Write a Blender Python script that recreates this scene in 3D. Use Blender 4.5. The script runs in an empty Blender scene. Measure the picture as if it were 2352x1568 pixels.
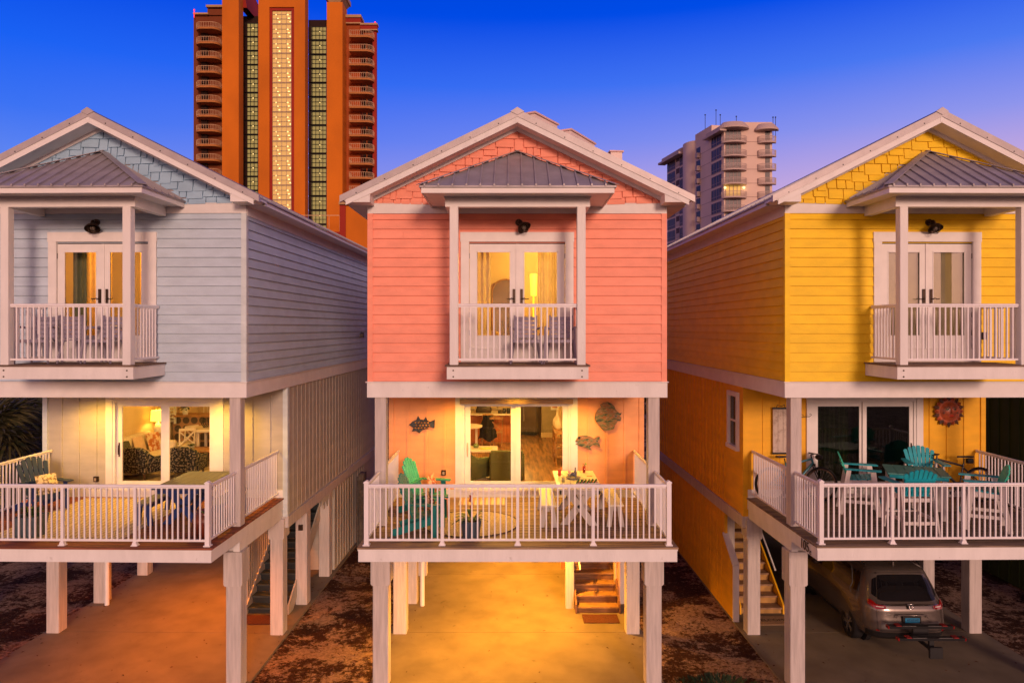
import bpy, bmesh, math, random
from mathutils import Vector, Matrix, Euler
R = math.radians
random.seed(7)
scn = bpy.context.scene
COL = scn.collection

# ------------------------------------------------------------------ camera
HC = 6.95; FPX = 1630.0; CX = 1176.0; HZN = 752.0     # eye height, focal length and centre in photo pixels (2352 wide)
cam = bpy.data.cameras.new('camera')
cam.sensor_width = 36; cam.lens = 36*FPX/2352
cam.shift_y = -32/2352
cam.clip_end = 2000; cam.clip_start = .1
co = bpy.data.objects.new('camera', cam); COL.objects.link(co)
co.location = (0, 0, HC); co.rotation_euler = (R(90), 0, 0)
scn.camera = co
scn.view_settings.view_transform = 'Standard'
scn.view_settings.look = 'None'
scn.view_settings.exposure = 0.0
scn.view_settings.gamma = 1.0
scn.cycles.use_denoising = True
scn.cycles.max_bounces = 8
scn.cycles.transparent_max_bounces = 12
scn.cycles.sample_clamp_indirect = 4

# ------------------------------------------------------------------ sky: dusk, blue ahead, pink afterglow behind the viewer
w = bpy.data.worlds.new('World'); scn.world = w; w.use_nodes = True
nt = w.node_tree; N = nt.nodes; L = nt.links
for n in list(N): N.remove(n)
def nd(t, **k):
    n = N.new(t)
    for a, b in k.items(): setattr(n, a, b)
    return n
tc = nd('ShaderNodeTexCoord'); sep = nd('ShaderNodeSeparateXYZ'); L.new(tc.outputs['Generated'], sep.inputs[0])
def ramp(stops):
    r = nd('ShaderNodeValToRGB'); e = r.color_ramp.elements
    while len(e) > 1: e.remove(e[-1])
    e[0].position = stops[0][0]; e[0].color = (*stops[0][1], 1)
    for p, c in stops[1:]:
        k = e.new(p); k.color = (*c, 1)
    return r
front = ramp([(0.0, (.06, .03, .04)), (.045, (.80, .36, .42)), (.13, (.80, .42, .62)), (.19, (.56, .39, .72)), (.25, (.27, .30, .84)), (.32, (.07, .19, .88)), (.40, (.0, .075, .80)), (.5, (.0, .05, .62)), (.65, (.0, .035, .34)), (1, (.01, .03, .16))])
leftf = ramp([(0.0, (.06, .03, .04)), (.045, (.50, .36, .60)), (.13, (.26, .32, .84)), (.19, (.12, .24, .88)), (.25, (.045, .17, .90)), (.32, (.01, .12, .90)), (.40, (.0, .065, .78)), (.5, (.0, .045, .60)), (.65, (.0, .035, .34)), (1, (.01, .03, .16))])
back = ramp([(0.0, (.06, .03, .02)), (.03, (1.0, .50, .36)), (.20, (1.0, .56, .54)), (.34, (.50, .28, .30)), (.5, (.07, .05, .09)), (.8, (.04, .04, .12)), (1, (.01, .03, .16))])
back2 = nd('ShaderNodeVectorMath', operation='SCALE'); back2.inputs[3].default_value = 1.68
L.new(back.outputs[0], back2.inputs[0])
for r in (front, leftf, back): L.new(sep.outputs['Z'], r.inputs[0])
mrx = nd('ShaderNodeMapRange'); mrx.inputs[1].default_value = -.55; mrx.inputs[2].default_value = .5; L.new(sep.outputs['X'], mrx.inputs[0])
mixf = nd('ShaderNodeMix', data_type='RGBA'); L.new(mrx.outputs[0], mixf.inputs[0]); L.new(leftf.outputs[0], mixf.inputs[6]); L.new(front.outputs[0], mixf.inputs[7])
mry = nd('ShaderNodeMapRange'); mry.interpolation_type = 'SMOOTHSTEP'; mry.inputs[1].default_value = .35; mry.inputs[2].default_value = -.35; L.new(sep.outputs['Y'], mry.inputs[0])
mixs = nd('ShaderNodeMix', data_type='RGBA'); L.new(mry.outputs[0], mixs.inputs[0]); L.new(mixf.outputs[2], mixs.inputs[6]); L.new(back2.outputs[0], mixs.inputs[7])
bg = nd('ShaderNodeBackground'); bg.inputs[1].default_value = 1.0; L.new(mixs.outputs[2], bg.inputs[0])
wo = nd('ShaderNodeOutputWorld'); L.new(bg.outputs[0], wo.inputs[0])

sun = bpy.data.lights.new('sun', 'SUN'); sun.energy = 2.2; sun.angle = R(12); sun.color = (1, .62, .46)
so = bpy.data.objects.new('sun', sun); COL.objects.link(so); so.rotation_euler = (R(78), 0, R(14)); so.location = (0, -10, 20)

# ------------------------------------------------------------------ materials
MC = {}
def M(name, col, rough=.6, var=.1, scale=3.0, stretch=(1, 1, 1), bump=0.0, metal=0.0, spec=.35, col2=None, det=6, lo=.35, hi=.65, coat=0.0, bscale=None):
    if name in MC: return MC[name]
    m = bpy.data.materials.new(name); m.use_nodes = True; MC[name] = m
    t = m.node_tree; b = t.nodes['Principled BSDF']
    b.inputs['Roughness'].default_value = rough; b.inputs['Metallic'].default_value = metal
    b.inputs['Specular IOR Level'].default_value = spec; b.inputs['Coat Weight'].default_value = coat
    c1 = tuple(max(0, c*(1-var)) for c in col); c2 = col2 or tuple(min(1, c*(1+var)) for c in col)
    tcn = t.nodes.new('ShaderNodeTexCoord'); mp = t.nodes.new('ShaderNodeMapping'); mp.inputs['Scale'].default_value = stretch
    t.links.new(tcn.outputs['Object'], mp.inputs[0])
    no = t.nodes.new('ShaderNodeTexNoise'); no.inputs['Scale'].default_value = scale; no.inputs['Detail'].default_value = det
    t.links.new(mp.outputs[0], no.inputs['Vector'])
    r = t.nodes.new('ShaderNodeValToRGB'); r.color_ramp.elements[0].position = lo; r.color_ramp.elements[1].position = hi
    r.color_ramp.elements[0].color = (*c1, 1); r.color_ramp.elements[1].color = (*c2, 1)
    t.links.new(no.outputs['Fac'], r.inputs[0]); t.links.new(r.outputs[0], b.inputs['Base Color'])
    if bump:
        bn = t.nodes.new('ShaderNodeBump'); bn.inputs['Strength'].default_value = bump; bn.inputs['Distance'].default_value = .02
        n2 = t.nodes.new('ShaderNodeTexNoise'); n2.inputs['Scale'].default_value = bscale or scale*6; n2.inputs['Detail'].default_value = 4
        t.links.new(mp.outputs[0], n2.inputs['Vector'])
        t.links.new(n2.outputs['Fac'], bn.inputs['Height']); t.links.new(bn.outputs[0], b.inputs['Normal'])
    return m
def EM(name, col, s):
    if name in MC: return MC[name]
    m = bpy.data.materials.new(name); m.use_nodes = True; MC[name] = m
    b = m.node_tree.nodes['Principled BSDF']; b.inputs['Base Color'].default_value = (*col, 1)
    b.inputs['Emission Color'].default_value = (*col, 1); b.inputs['Emission Strength'].default_value = s
    return m
def glass(name, tint=(.95, .95, .95), refl=1.0, base=0.0):
    if name in MC: return MC[name]
    m = bpy.data.materials.new(name); m.use_nodes = True; MC[name] = m
    t = m.node_tree
    for n in list(t.nodes): t.nodes.remove(n)
    o = t.nodes.new('ShaderNodeOutputMaterial'); tr = t.nodes.new('ShaderNodeBsdfTransparent'); gl = t.nodes.new('ShaderNodeBsdfGlossy')
    tr.inputs[0].default_value = (*tint, 1); gl.inputs['Roughness'].default_value = .02; gl.inputs[0].default_value = (1, 1, 1, 1)
    fr = t.nodes.new('ShaderNodeFresnel'); fr.inputs[0].default_value = 1.45
    mt = t.nodes.new('ShaderNodeMath'); mt.operation = 'MULTIPLY_ADD'; mt.inputs[1].default_value = refl; mt.inputs[2].default_value = base
    mx = t.nodes.new('ShaderNodeMixShader')
    t.links.new(fr.outputs[0], mt.inputs[0]); t.links.new(mt.outputs[0], mx.inputs[0]); t.links.new(tr.outputs[0], mx.inputs[1]); t.links.new(gl.outputs[0], mx.inputs[2]); t.links.new(mx.outputs[0], o.inputs[0])
    return m

def worn_white(name, col=(.72, .70, .68), dirt=(.33, .29, .25), amt=.62):
    """painted timber, grain along the board, worn and stained in patches"""
    if name in MC: return MC[name]
    m = M(name, col, .62, .05, 5, (1, 1, .25), .25)
    t = m.node_tree; b = t.nodes['Principled BSDF']; src = b.inputs['Base Color'].links[0].from_socket
    n = t.nodes.new('ShaderNodeTexNoise'); n.inputs['Scale'].default_value = 7; n.inputs['Detail'].default_value = 9; n.inputs['Roughness'].default_value = .75
    tcn = t.nodes.new('ShaderNodeTexCoord'); t.links.new(tcn.outputs['Object'], n.inputs['Vector'])
    r = t.nodes.new('ShaderNodeValToRGB'); r.color_ramp.elements[0].position = amt; r.color_ramp.elements[1].position = amt+.14
    r.color_ramp.elements[0].color = (0, 0, 0, 1); r.color_ramp.elements[1].color = (.7, .7, .7, 1)
    t.links.new(n.outputs['Fac'], r.inputs[0])
    mx = t.nodes.new('ShaderNodeMix'); mx.data_type = 'RGBA'; t.links.new(r.outputs[0], mx.inputs[0]); t.links.new(src, mx.inputs[6]); mx.inputs[7].default_value = (*dirt, 1)
    t.links.new(mx.outputs[2], b.inputs['Base Color'])
    return m

WHITE = M('white_trim_paint', (.74, .72, .70), .5, .04, 4)
WORN = worn_white('worn_white_timber')
PILEW = M('pile_timber_paint', (.52, .47, .44), .75, .12, 6, (3, 3, .25), .5)
RAILW = M('white_rail_metal', (.78, .75, .76), .3, .03, 3)
METAL = M('grey_roof_metal', (.33, .30, .31), .42, .1, 4, (1, 1, 1), .05, .15)
METALL = M('pale_flashing_metal', (.42, .38, .38), .45, .07, 5, (1, 1, 1), .05, .2)
BRONZE = M('dark_bronze', (.05, .03, .02), .35, .2, 8, metal=.6)
BLACK = M('black_rubber', (.012, .012, .013), .6, .2, 8)
DARKM = M('black_metal', (.02, .02, .022), .35, .2, 8, metal=.3)
STEEL = M('steel', (.5, .5, .5), .25, .1, 8, metal=.9)
CLEAR = glass('clear_glass', (.96, .95, .90), .35, .0)
DARKGL = glass('dark_house_glass', (.5, .55, .45), .8, .03)
CREAM = M('interior_cream', (.62, .46, .26), .8, .05, 2)
WARMLAMP = EM('lamp_glow', (1, .62, .16), 9)

# ------------------------------------------------------------------ mesh builder
class MB:
    def __init__(s): s.v = []; s.f = []; s.sm = []; s.M = Matrix.Identity(4)
    def add(s, vs, fs, smooth=False):
        o = len(s.v); s.v += [s.M @ Vector(p) for p in vs]
        for f in fs: s.f.append(tuple(o+i for i in f)); s.sm.append(smooth)
        return s
    def box(s, x0, y0, z0, x1, y1, z1):
        x0, x1 = min(x0, x1), max(x0, x1); y0, y1 = min(y0, y1), max(y0, y1); z0, z1 = min(z0, z1), max(z0, z1)
        return s.add([(x0,y0,z0),(x1,y0,z0),(x1,y1,z0),(x0,y1,z0),(x0,y0,z1),(x1,y0,z1),(x1,y1,z1),(x0,y1,z1)],
                     [(0,3,2,1),(4,5,6,7),(0,1,5,4),(1,2,6,5),(2,3,7,6),(3,0,4,7)])
    def bar(s, p, q, w, h, up=(0, 0, 1)):
        p = Vector(p); q = Vector(q); d = (q-p).normalized(); u = Vector(up)
        sx = d.cross(u)
        if sx.length < 1e-4: sx = d.cross(Vector((1, 0, 0)))
        sx.normalize(); u = sx.cross(d).normalized(); a = sx*w/2; b = u*h/2
        vs = [p-a-b, p+a-b, p+a+b, p-a+b, q-a-b, q+a-b, q+a+b, q-a+b]
        return s.add(vs, [(0,1,2,3),(7,6,5,4),(0,4,5,1),(1,5,6,2),(2,6,7,3),(3,7,4,0)])
    def prism(s, pts, axis, a, b):
        """pts 2d polygon; axis 'y': pts are (x,z); 'x': (y,z); 'z': (x,y)"""
        def mk(p, t): return {'y': (p[0], t, p[1]), 'x': (t, p[0], p[1]), 'z': (p[0], p[1], t)}[axis]
        n = len(pts); vs = [mk(p, a) for p in pts]+[mk(p, b) for p in pts]
        fs = [tuple(range(n)), tuple(range(2*n-1, n-1, -1))]+[(i, i+n, (i+1) % n+n, (i+1) % n) for i in range(n)]
        return s.add(vs, fs)
    def cyl(s, p, q, r0, r1=None, n=12, caps=True, smooth=True):
        r1 = r0 if r1 is None else r1
        p = Vector(p); q = Vector(q); d = (q-p).normalized(); a = d.orthogonal().normalized(); b = d.cross(a)
        vs = [p+(a*math.cos(t)+b*math.sin(t))*r0 for t in [2*math.pi*i/n for i in range(n)]]+[q+(a*math.cos(t)+b*math.sin(t))*r1 for t in [2*math.pi*i/n for i in range(n)]]
        s.add(vs, [(i, (i+1) % n, (i+1) % n+n, i+n) for i in range(n)], smooth)
        if caps: s.add(vs, [tuple(range(n-1, -1, -1)), tuple(range(n, 2*n))])
        return s
    def tube(s, pts, r, n=8, closed=False):
        pts = [Vector(p) for p in pts]; rings = []; m = len(pts)
        rr = r if isinstance(r, (list, tuple)) else [r]*m
        prev = None
        for i, p in enumerate(pts):
            d = (pts[(i+1) % m]-pts[i-1]) if (closed or 0 < i < m-1) else (pts[1]-pts[0] if i == 0 else pts[-1]-pts[-2])
            d.normalize()
            a = d.orthogonal().normalized() if prev is None else (prev-d*prev.dot(d)).normalized()
            prev = a; b = d.cross(a)
            rings.append([p+(a*math.cos(t)+b*math.sin(t))*rr[i] for t in [2*math.pi*k/n for k in range(n)]])
        vs = [v for g in rings for v in g]; fs = []
        for i in range(m if closed else m-1):
            j = (i+1) % m
            fs += [(i*n+k, i*n+(k+1) % n, j*n+(k+1) % n, j*n+k) for k in range(n)]
        s.add(vs, fs, True)
        if not closed: s.add(rings[0]+rings[-1], [tuple(range(n-1, -1, -1)), tuple(range(n, 2*n))])
        return s
    def lathe(s, prof, c=(0, 0, 0), n=20, smooth=True):
        vs = []; fs = []; m = len(prof)
        for r, z in prof:
            for k in range(n):
                t = 2*math.pi*k/n; vs.append((c[0]+max(r, 1e-4)*math.cos(t), c[1]+max(r, 1e-4)*math.sin(t), c[2]+z))
        for i in range(m-1): fs += [(i*n+k, i*n+(k+1) % n, (i+1)*n+(k+1) % n, (i+1)*n+k) for k in range(n)]
        return s.add(vs, fs, smooth)
    def sphere(s, c, r, n=10, sc=(1, 1, 1)):
        pr = [(math.sin(math.pi*i/n), -math.cos(math.pi*i/n)) for i in range(n+1)]; vs = []; fs = []; k2 = n*2
        for a, z in pr:
            for k in range(k2): t = 2*math.pi*k/k2; vs.append((c[0]+r*sc[0]*a*math.cos(t), c[1]+r*sc[1]*a*math.sin(t), c[2]+r*sc[2]*z))
        for i in range(n): fs += [(i*k2+k, i*k2+(k+1) % k2, (i+1)*k2+(k+1) % k2, (i+1)*k2+k) for k in range(k2)]
        return s.add(vs, fs, True)
    def grid(s, fn, nu, nv, smooth=True):
        vs = [fn(i/nu, j/nv) for i in range(nu+1) for j in range(nv+1)]
        return s.add(vs, [(i*(nv+1)+j, (i+1)*(nv+1)+j, (i+1)*(nv+1)+j+1, i*(nv+1)+j+1) for i in range(nu) for j in range(nv)], smooth)
    def build(s, name, mat, parent=None, label=None, bevel=0, seg=2, kind=None, loc=None, cuts=None):
        me = bpy.data.meshes.new(name); bm = bmesh.new(); vs = [bm.verts.new(p) for p in s.v]
        for f, sm in zip(s.f, s.sm):
            try:
                fc = bm.faces.new([vs[i] for i in f]); fc.smooth = sm
            except ValueError: pass
        if bevel:
            bmesh.ops.remove_doubles(bm, verts=bm.verts, dist=1e-4)
            bmesh.ops.bevel(bm, geom=list(bm.edges), offset=bevel, segments=seg, affect='EDGES', profile=.5, clamp_overlap=True)
            for f in bm.faces: f.smooth = seg > 1
        for pco, pno in (cuts or []):
            g = bm.verts[:]+bm.edges[:]+bm.faces[:]
            bmesh.ops.bisect_plane(bm, geom=g, plane_co=pco, plane_no=pno, clear_outer=True)
        bmesh.ops.recalc_face_normals(bm, faces=bm.faces)
        bm.to_mesh(me); bm.free(); me.materials.append(mat)
        o = bpy.data.objects.new(name, me); COL.objects.link(o)
        if parent: o.parent = parent
        if label: o['label'] = label
        if kind: o['kind'] = kind
        if loc: o.location = loc
        return o

def tag(o, label, cat, group=None):
    o['label'] = label; o['category'] = cat
    if group: o['group'] = group
    return o
def thing(name, label, cat, loc=(0, 0, 0), rz=0, group=None, sx=1.0):
    o = bpy.data.objects.new(name, None); COL.objects.link(o); o.empty_display_size = .1
    o.location = loc; o.rotation_euler = (0, 0, rz); o.scale = (sx, 1, 1)
    return tag(o, label, cat, group)
def sub(parent, name, label=None):
    o = bpy.data.objects.new(name, None); COL.objects.link(o); o.parent = parent
    if label: o['label'] = label
    return o
def dup(root, loc, rz, label, group=None):
    def cp(o, par):
        c = o.copy(); COL.objects.link(c)
        if par: c.parent = par
        for ch in list(o.children): cp(ch, c)
        return c
    r = cp(root, None); r.location = loc; r.rotation_euler = (0, 0, rz); r['label'] = label
    if group: r['group'] = group
    return r
def point(parent, loc, e, col, r=.05, name='lamp_light', spot=None):
    l = bpy.data.lights.new(name, 'SPOT' if spot else 'POINT'); l.energy = e; l.color = col; l.shadow_soft_size = r
    if spot: l.spot_size = R(spot); l.spot_blend = .8
    o = bpy.data.objects.new(name, l); COL.objects.link(o); o.location = loc
    if parent: o.parent = parent
    return o
def area(parent, loc, e, col, sx, sy, name='ceiling_light', rot=(0, 0, 0)):
    l = bpy.data.lights.new(name, 'AREA'); l.energy = e; l.color = col; l.shape = 'RECTANGLE'; l.size = sx; l.size_y = sy
    o = bpy.data.objects.new(name, l); COL.objects.link(o); o.location = loc; o.rotation_euler = rot
    if parent: o.parent = parent
    return o

# ------------------------------------------------------------------ ground
def ground_mat():
    m = bpy.data.materials.new('sand_and_pine_litter'); m.use_nodes = True; t = m.node_tree; b = t.nodes['Principled BSDF']; b.inputs['Roughness'].default_value = .95
    b.inputs['Specular IOR Level'].default_value = .1
    tcn = t.nodes.new('ShaderNodeTexCoord')
    def noise(s, d=8, rough=.6, dist=0):
        n = t.nodes.new('ShaderNodeTexNoise'); n.inputs['Scale'].default_value = s; n.inputs['Detail'].default_value = d; n.inputs['Roughness'].default_value = rough; n.inputs['Distortion'].default_value = dist
        t.links.new(tcn.outputs['Object'], n.inputs['Vector']); return n
    def rp(src, stops):
        r = t.nodes.new('ShaderNodeValToRGB'); e = r.color_ramp.elements
        e[0].position = stops[0][0]; e[0].color = (*stops[0][1], 1); e[1].position = stops[1][0]; e[1].color = (*stops[1][1], 1)
        t.links.new(src, r.inputs[0]); return r
    big = noise(.75, 12, .78, .3); fine = noise(9, 8, .8)
    ad = t.nodes.new('ShaderNodeMath'); ad.operation = 'MULTIPLY_ADD'; ad.inputs[1].default_value = .55
    t.links.new(fine.outputs['Fac'], ad.inputs[0]); t.links.new(big.outputs['Fac'], ad.inputs[2])
    mask = rp(ad.outputs[0], [(.755, (0, 0, 0)), (.81, (1, 1, 1))])
    sand = rp(noise(14, 6, .7).outputs['Fac'], [(.3, (.15, .09, .06)), (.7, (.46, .31, .21))])
    lit = rp(noise(22, 8, .85).outputs['Fac'], [(.38, (.010, .005, .004)), (.72, (.11, .045, .022))])
    mx = t.nodes.new('ShaderNodeMix'); mx.data_type = 'RGBA'
    t.links.new(mask.outputs[0], mx.inputs[0]); t.links.new(lit.outputs[0], mx.inputs[6]); t.links.new(sand.outputs[0], mx.inputs[7])
    t.links.new(mx.outputs[2], b.inputs['Base Color'])
    bn = t.nodes.new('ShaderNodeBump'); bn.inputs['Strength'].default_value = .8; bn.inputs['Distance'].default_value = .05
    t.links.new(noise(18, 8, .8).outputs['Fac'], bn.inputs['Height']); t.links.new(bn.outputs[0], b.inputs['Normal'])
    return m
GM = ground_mat()
def gh(x, y):   # gentle unevenness between the slabs
    for cx, hw in ((-7.89, 2.95), (.1, 3.05), (8.0, 2.95), (16.2, 3.0)):
        d = abs(x-cx-(y-13.7)*(.02 if cx < -1 else -.016 if cx > 1 else 0))
        if d < hw: return 0
    return .035*math.sin(x*2.1+y*.9)+.03*math.sin(y*1.7-x*.6)+.012*math.sin(x*7+y*5)-.02
gx = [-600, -200, -60, -30]+[-20+.25*i for i in range(161)]+[30, 60, 200, 600]
gy = [-300, -50, -5]+[4+.3*i for i in range(85)]+[40, 60, 100, 300, 900]
vs = [(x, y, gh(x, y) if abs(x) <= 20 and 4 <= y <= 30 else 0) for x in gx for y in gy]; k = len(gy)
g = MB().add(vs, [(i*k+j, (i+1)*k+j, (i+1)*k+j+1, i*k+j+1) for i in range(len(gx)-1) for j in range(k-1)], True).build('ground', GM, kind='structure')
# pine needles, cones and leaf scraps lying on the strips between the houses
lb = MB(); rnd = random.Random(3)
for i in range(9000):
    cxn = rnd.choice([-11.9, -3.95, -3.95, 4.05, 4.05, 11.9]); x = cxn+rnd.uniform(-1.3, 1.3); y = rnd.uniform(10, 26)
    if math.sin(x*1.9+y*.8)+math.sin(y*1.1-x*1.3)+rnd.gauss(0, .6) < -.2: continue
    z = max(gh(x, y), 0)+.008; a = rnd.uniform(0, 6.28); ln = rnd.uniform(.02, .07); wd = rnd.uniform(.006, .022)
    dx, dy = math.cos(a), math.sin(a)
    lb.add([(x-dx*ln, y-dy*ln, z), (x+dy*wd, y-dx*wd, z+.012), (x+dx*ln, y+dy*ln, z+.004), (x-dy*wd, y+dx*wd, z+.014)], [(0, 1, 2, 3)])
lb.build('leaf_litter', M('dead_leaves', (.09, .035, .018), .9, .6, 15), kind='stuff')

def slab_mat(name, stain):
    m = M(name, (.18, .145, .10), .85, .16, 1.3, (1, 1, 1), .12, det=10, bscale=40)
    t = m.node_tree; b = t.nodes['Principled BSDF']; src = b.inputs['Base Color'].links[0].from_socket
    tcn = t.nodes.new('ShaderNodeTexCoord'); last = src
    for sc, a, z, c in ((.9, .52, .30, stain), (3.1, .64, .09, (.05, .035, .025)), (16, .71, .02, (.03, .02, .015))):
        n = t.nodes.new('ShaderNodeTexNoise'); n.inputs['Scale'].default_value = sc; n.inputs['Detail'].default_value = 9; n.inputs['Roughness'].default_value = .62; n.inputs['Distortion'].default_value = .5
        t.links.new(tcn.outputs['Object'], n.inputs['Vector'])
        r = t.nodes.new('ShaderNodeValToRGB'); r.color_ramp.elements[0].position = a; r.color_ramp.elements[1].position = a+z
        r.color_ramp.elements[0].color = (0, 0, 0, 1); r.color_ramp.elements[1].color = (.75, .75, .75, 1); t.links.new(n.outputs['Fac'], r.inputs[0])
        mx = t.nodes.new('ShaderNodeMix'); mx.data_type = 'RGBA'; t.links.new(r.outputs[0], mx.inputs[0]); t.links.new(last, mx.inputs[6]); mx.inputs[7].default_value = (*c, 1); last = mx.outputs[2]
    t.links.new(last, b.inputs['Base Color'])
    return m
SLABM = slab_mat('driveway_concrete', (.11, .085, .06))
HOUSES = {'blue': (-7.89, -1.15, .97), 'pink': (.10, 0, 1.0), 'yellow': (8.0, .9, .958)}
def hw(k, x, y, z=0):          # a point in a house's own frame -> world
    cx, yaw, sx = HOUSES[k]; a = R(yaw); x *= sx
    return Vector((cx+x*math.cos(a)-y*math.sin(a), 13.7+x*math.sin(a)+y*math.cos(a), z))
for k in HOUSES:
    cx, yaw, sx = HOUSES[k]
    b = MB(); X0 = -2.86; n = 7
    ys = [-10.2, -6.9, -3.6, -.35, 2.4, 6.2, 10.0, 13.2]
    for a0, a1 in zip(ys, ys[1:]): b.box(X0, a0+.006, -.12, -X0, a1-.006, .045)
    b.box(X0+.01, ys[0], -.13, -X0-.01, ys[-1], .035)
    o = b.build('driveway', SLABM, kind='structure'); o.location = (cx, 13.7, 0); o.rotation_euler = (0, 0, R(yaw)); o.scale = (sx, 1, 1)

# ------------------------------------------------------------------ the stilt houses
JR = random.Random(21)
def siding(mb, side, u0, u1, z0, z1, pitch=.183, holes=(), ofs=0.0, z_ref=5.908, t0=.032, t1=.004):
    """lap boards; side 'f' lies on plane y=ofs (faces -y), 'r' on x=ofs (faces +x), 'l' on x=-ofs"""
    z = z_ref
    while z < z1-.01:
        a, b = z, min(z+pitch, z1); z += pitch
        if b <= z0: continue
        a = max(a, z0); spans = [(u0, u1)]
        for hx0, hx1, hz0, hz1 in holes:
            if b > hz0+.01 and a < hz1-.01:
                new = []
                for s0, s1 in spans:
                    if hx0 > s0: new.append((s0, min(hx0, s1)))
                    if hx1 < s1: new.append((max(hx1, s0), s1))
                spans = [q for q in new if q[1] > q[0]]
        cut_ = []
        for s0, s1 in spans:
            q = JR.uniform(s0+.3, s1-.3) if s1-s0 > 1.4 and JR.random() < .06 else None
            cut_ += [(s0, q-.002), (q+.002, s1)] if q else [(s0, s1)]
        for s0, s1 in cut_:
            if side == 'f': mb.prism([(ofs-t0, a+.011), (ofs-t1, b+.004), (ofs, b), (ofs, a+.011)], 'x', s0, s1)
            elif side == 'r': mb.prism([(ofs+t0, a+.011), (ofs+t1, b+.004), (ofs, b), (ofs, a+.011)], 'y', s0, s1)
            else: mb.prism([(-ofs-t0, a+.011), (-ofs-t1, b+.004), (-ofs, b), (-ofs, a+.011)], 'y', s0, s1)
def rail(parent, segs, z0, z1, newels=(), feet=(), name='railing', pitch=.101):
    rr = MB()
    for (xa, ya), (xb, yb) in segs:
        p = Vector((xa, ya, 0)); q = Vector((xb, yb, 0)); ln = (q-p).length; d = (q-p)/ln
        up = Vector((0, 0, 1))
        rr.tube([p+up*(z1-.022), q+up*(z1-.022)], .027, 10); rr.bar(p+up*(z1-.045), q+up*(z1-.045), .03, .03)
        rr.bar(p+up*(z0+.095), q+up*(z0+.095), .036, .036)
        n = max(2, round(ln/pitch)); 
        for i in range(1, n):
            c = p+d*(ln*i/n); rr.bar(c+up*(z0+.1), c+up*(z1-.03), .024, .024, up=tuple(d))
    o = rr.build(name, RAILW, parent)
    for x, y in newels:
        n = MB(); n.box(x-.04, y-.04, z0, x+.04, y+.04, z1+.03); n.box(x-.05, y-.05, z1+.03, x+.05, y+.05, z1+.045)
        n.prism([(x-.045, z1+.045), (x+.045, z1+.045), (x, z1+.075)], 'y', y-.045, y+.045); n.box(x-.06, y-.06, z0, x+.06, y+.06, z0+.02)
        n.build('newel_post', RAILW, o)
    for x, y in feet:
        n = MB(); n.box(x-.025, y-.025, z0+.02, x+.025, y+.025, z1-.03); n.box(x-.06, y-.05, z0, x+.06, y+.05, z0+.012); n.prism([(x-.05, z0+.012), (x+.05, z0+.012), (x+.028, z0+.07), (x-.028, z0+.07)], 'y', y-.035, y+.035)
        n.build('rail_support', RAILW, o)
    return o

def barn_light(house, x, z, tilt):
    p = MB(); 
    p.cyl((x, -.012, z), (x, -.05, z), .065, n=16)
    p.tube([(x, -.05, z), (x, -.10, z+.02), (x+tilt*.02, -.15, z+.0)], .018)
    a = Vector((x+tilt*.02, -.15, z+.0)); d = Vector((tilt*.55, -.35, -.75)).normalized()
    q = d.orthogonal().normalized(); r2 = d.cross(q)
    prof = [(.03, -.02), (.045, .02), (.05, .06), (.10, .10), (.135, .15), (.14, .175)]
    vs = []; n = 20
    for r_, t in prof:
        for k in range(n): th = 2*math.pi*k/n; vs.append(a+d*t+(q*math.cos(th)+r2*math.sin(th))*r_)
    p.add(vs, [(i*n+k, i*n+(k+1) % n, (i+1)*n+(k+1) % n, (i+1)*n+k) for i in range(len(prof)-1) for k in range(n)], True)
    o = p.build('wall_lamp', BRONZE, house)
    g = MB(); e = a+d*.27
    for k in range(3):
        th = math.pi*k/3; v = (q*math.cos(th)+r2*math.sin(th))
        g.tube([a+d*.15+v*.07, a+d*.23+v*.065, e, a+d*.23-v*.065, a+d*.15-v*.07], .005, 5)
    g.build('wire_guard', BRONZE, o)
    MB().sphere(a+d*.15, .045, 6).build('bulb', M('frosted_bulb', (.16, .13, .10), .3), o)

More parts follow.
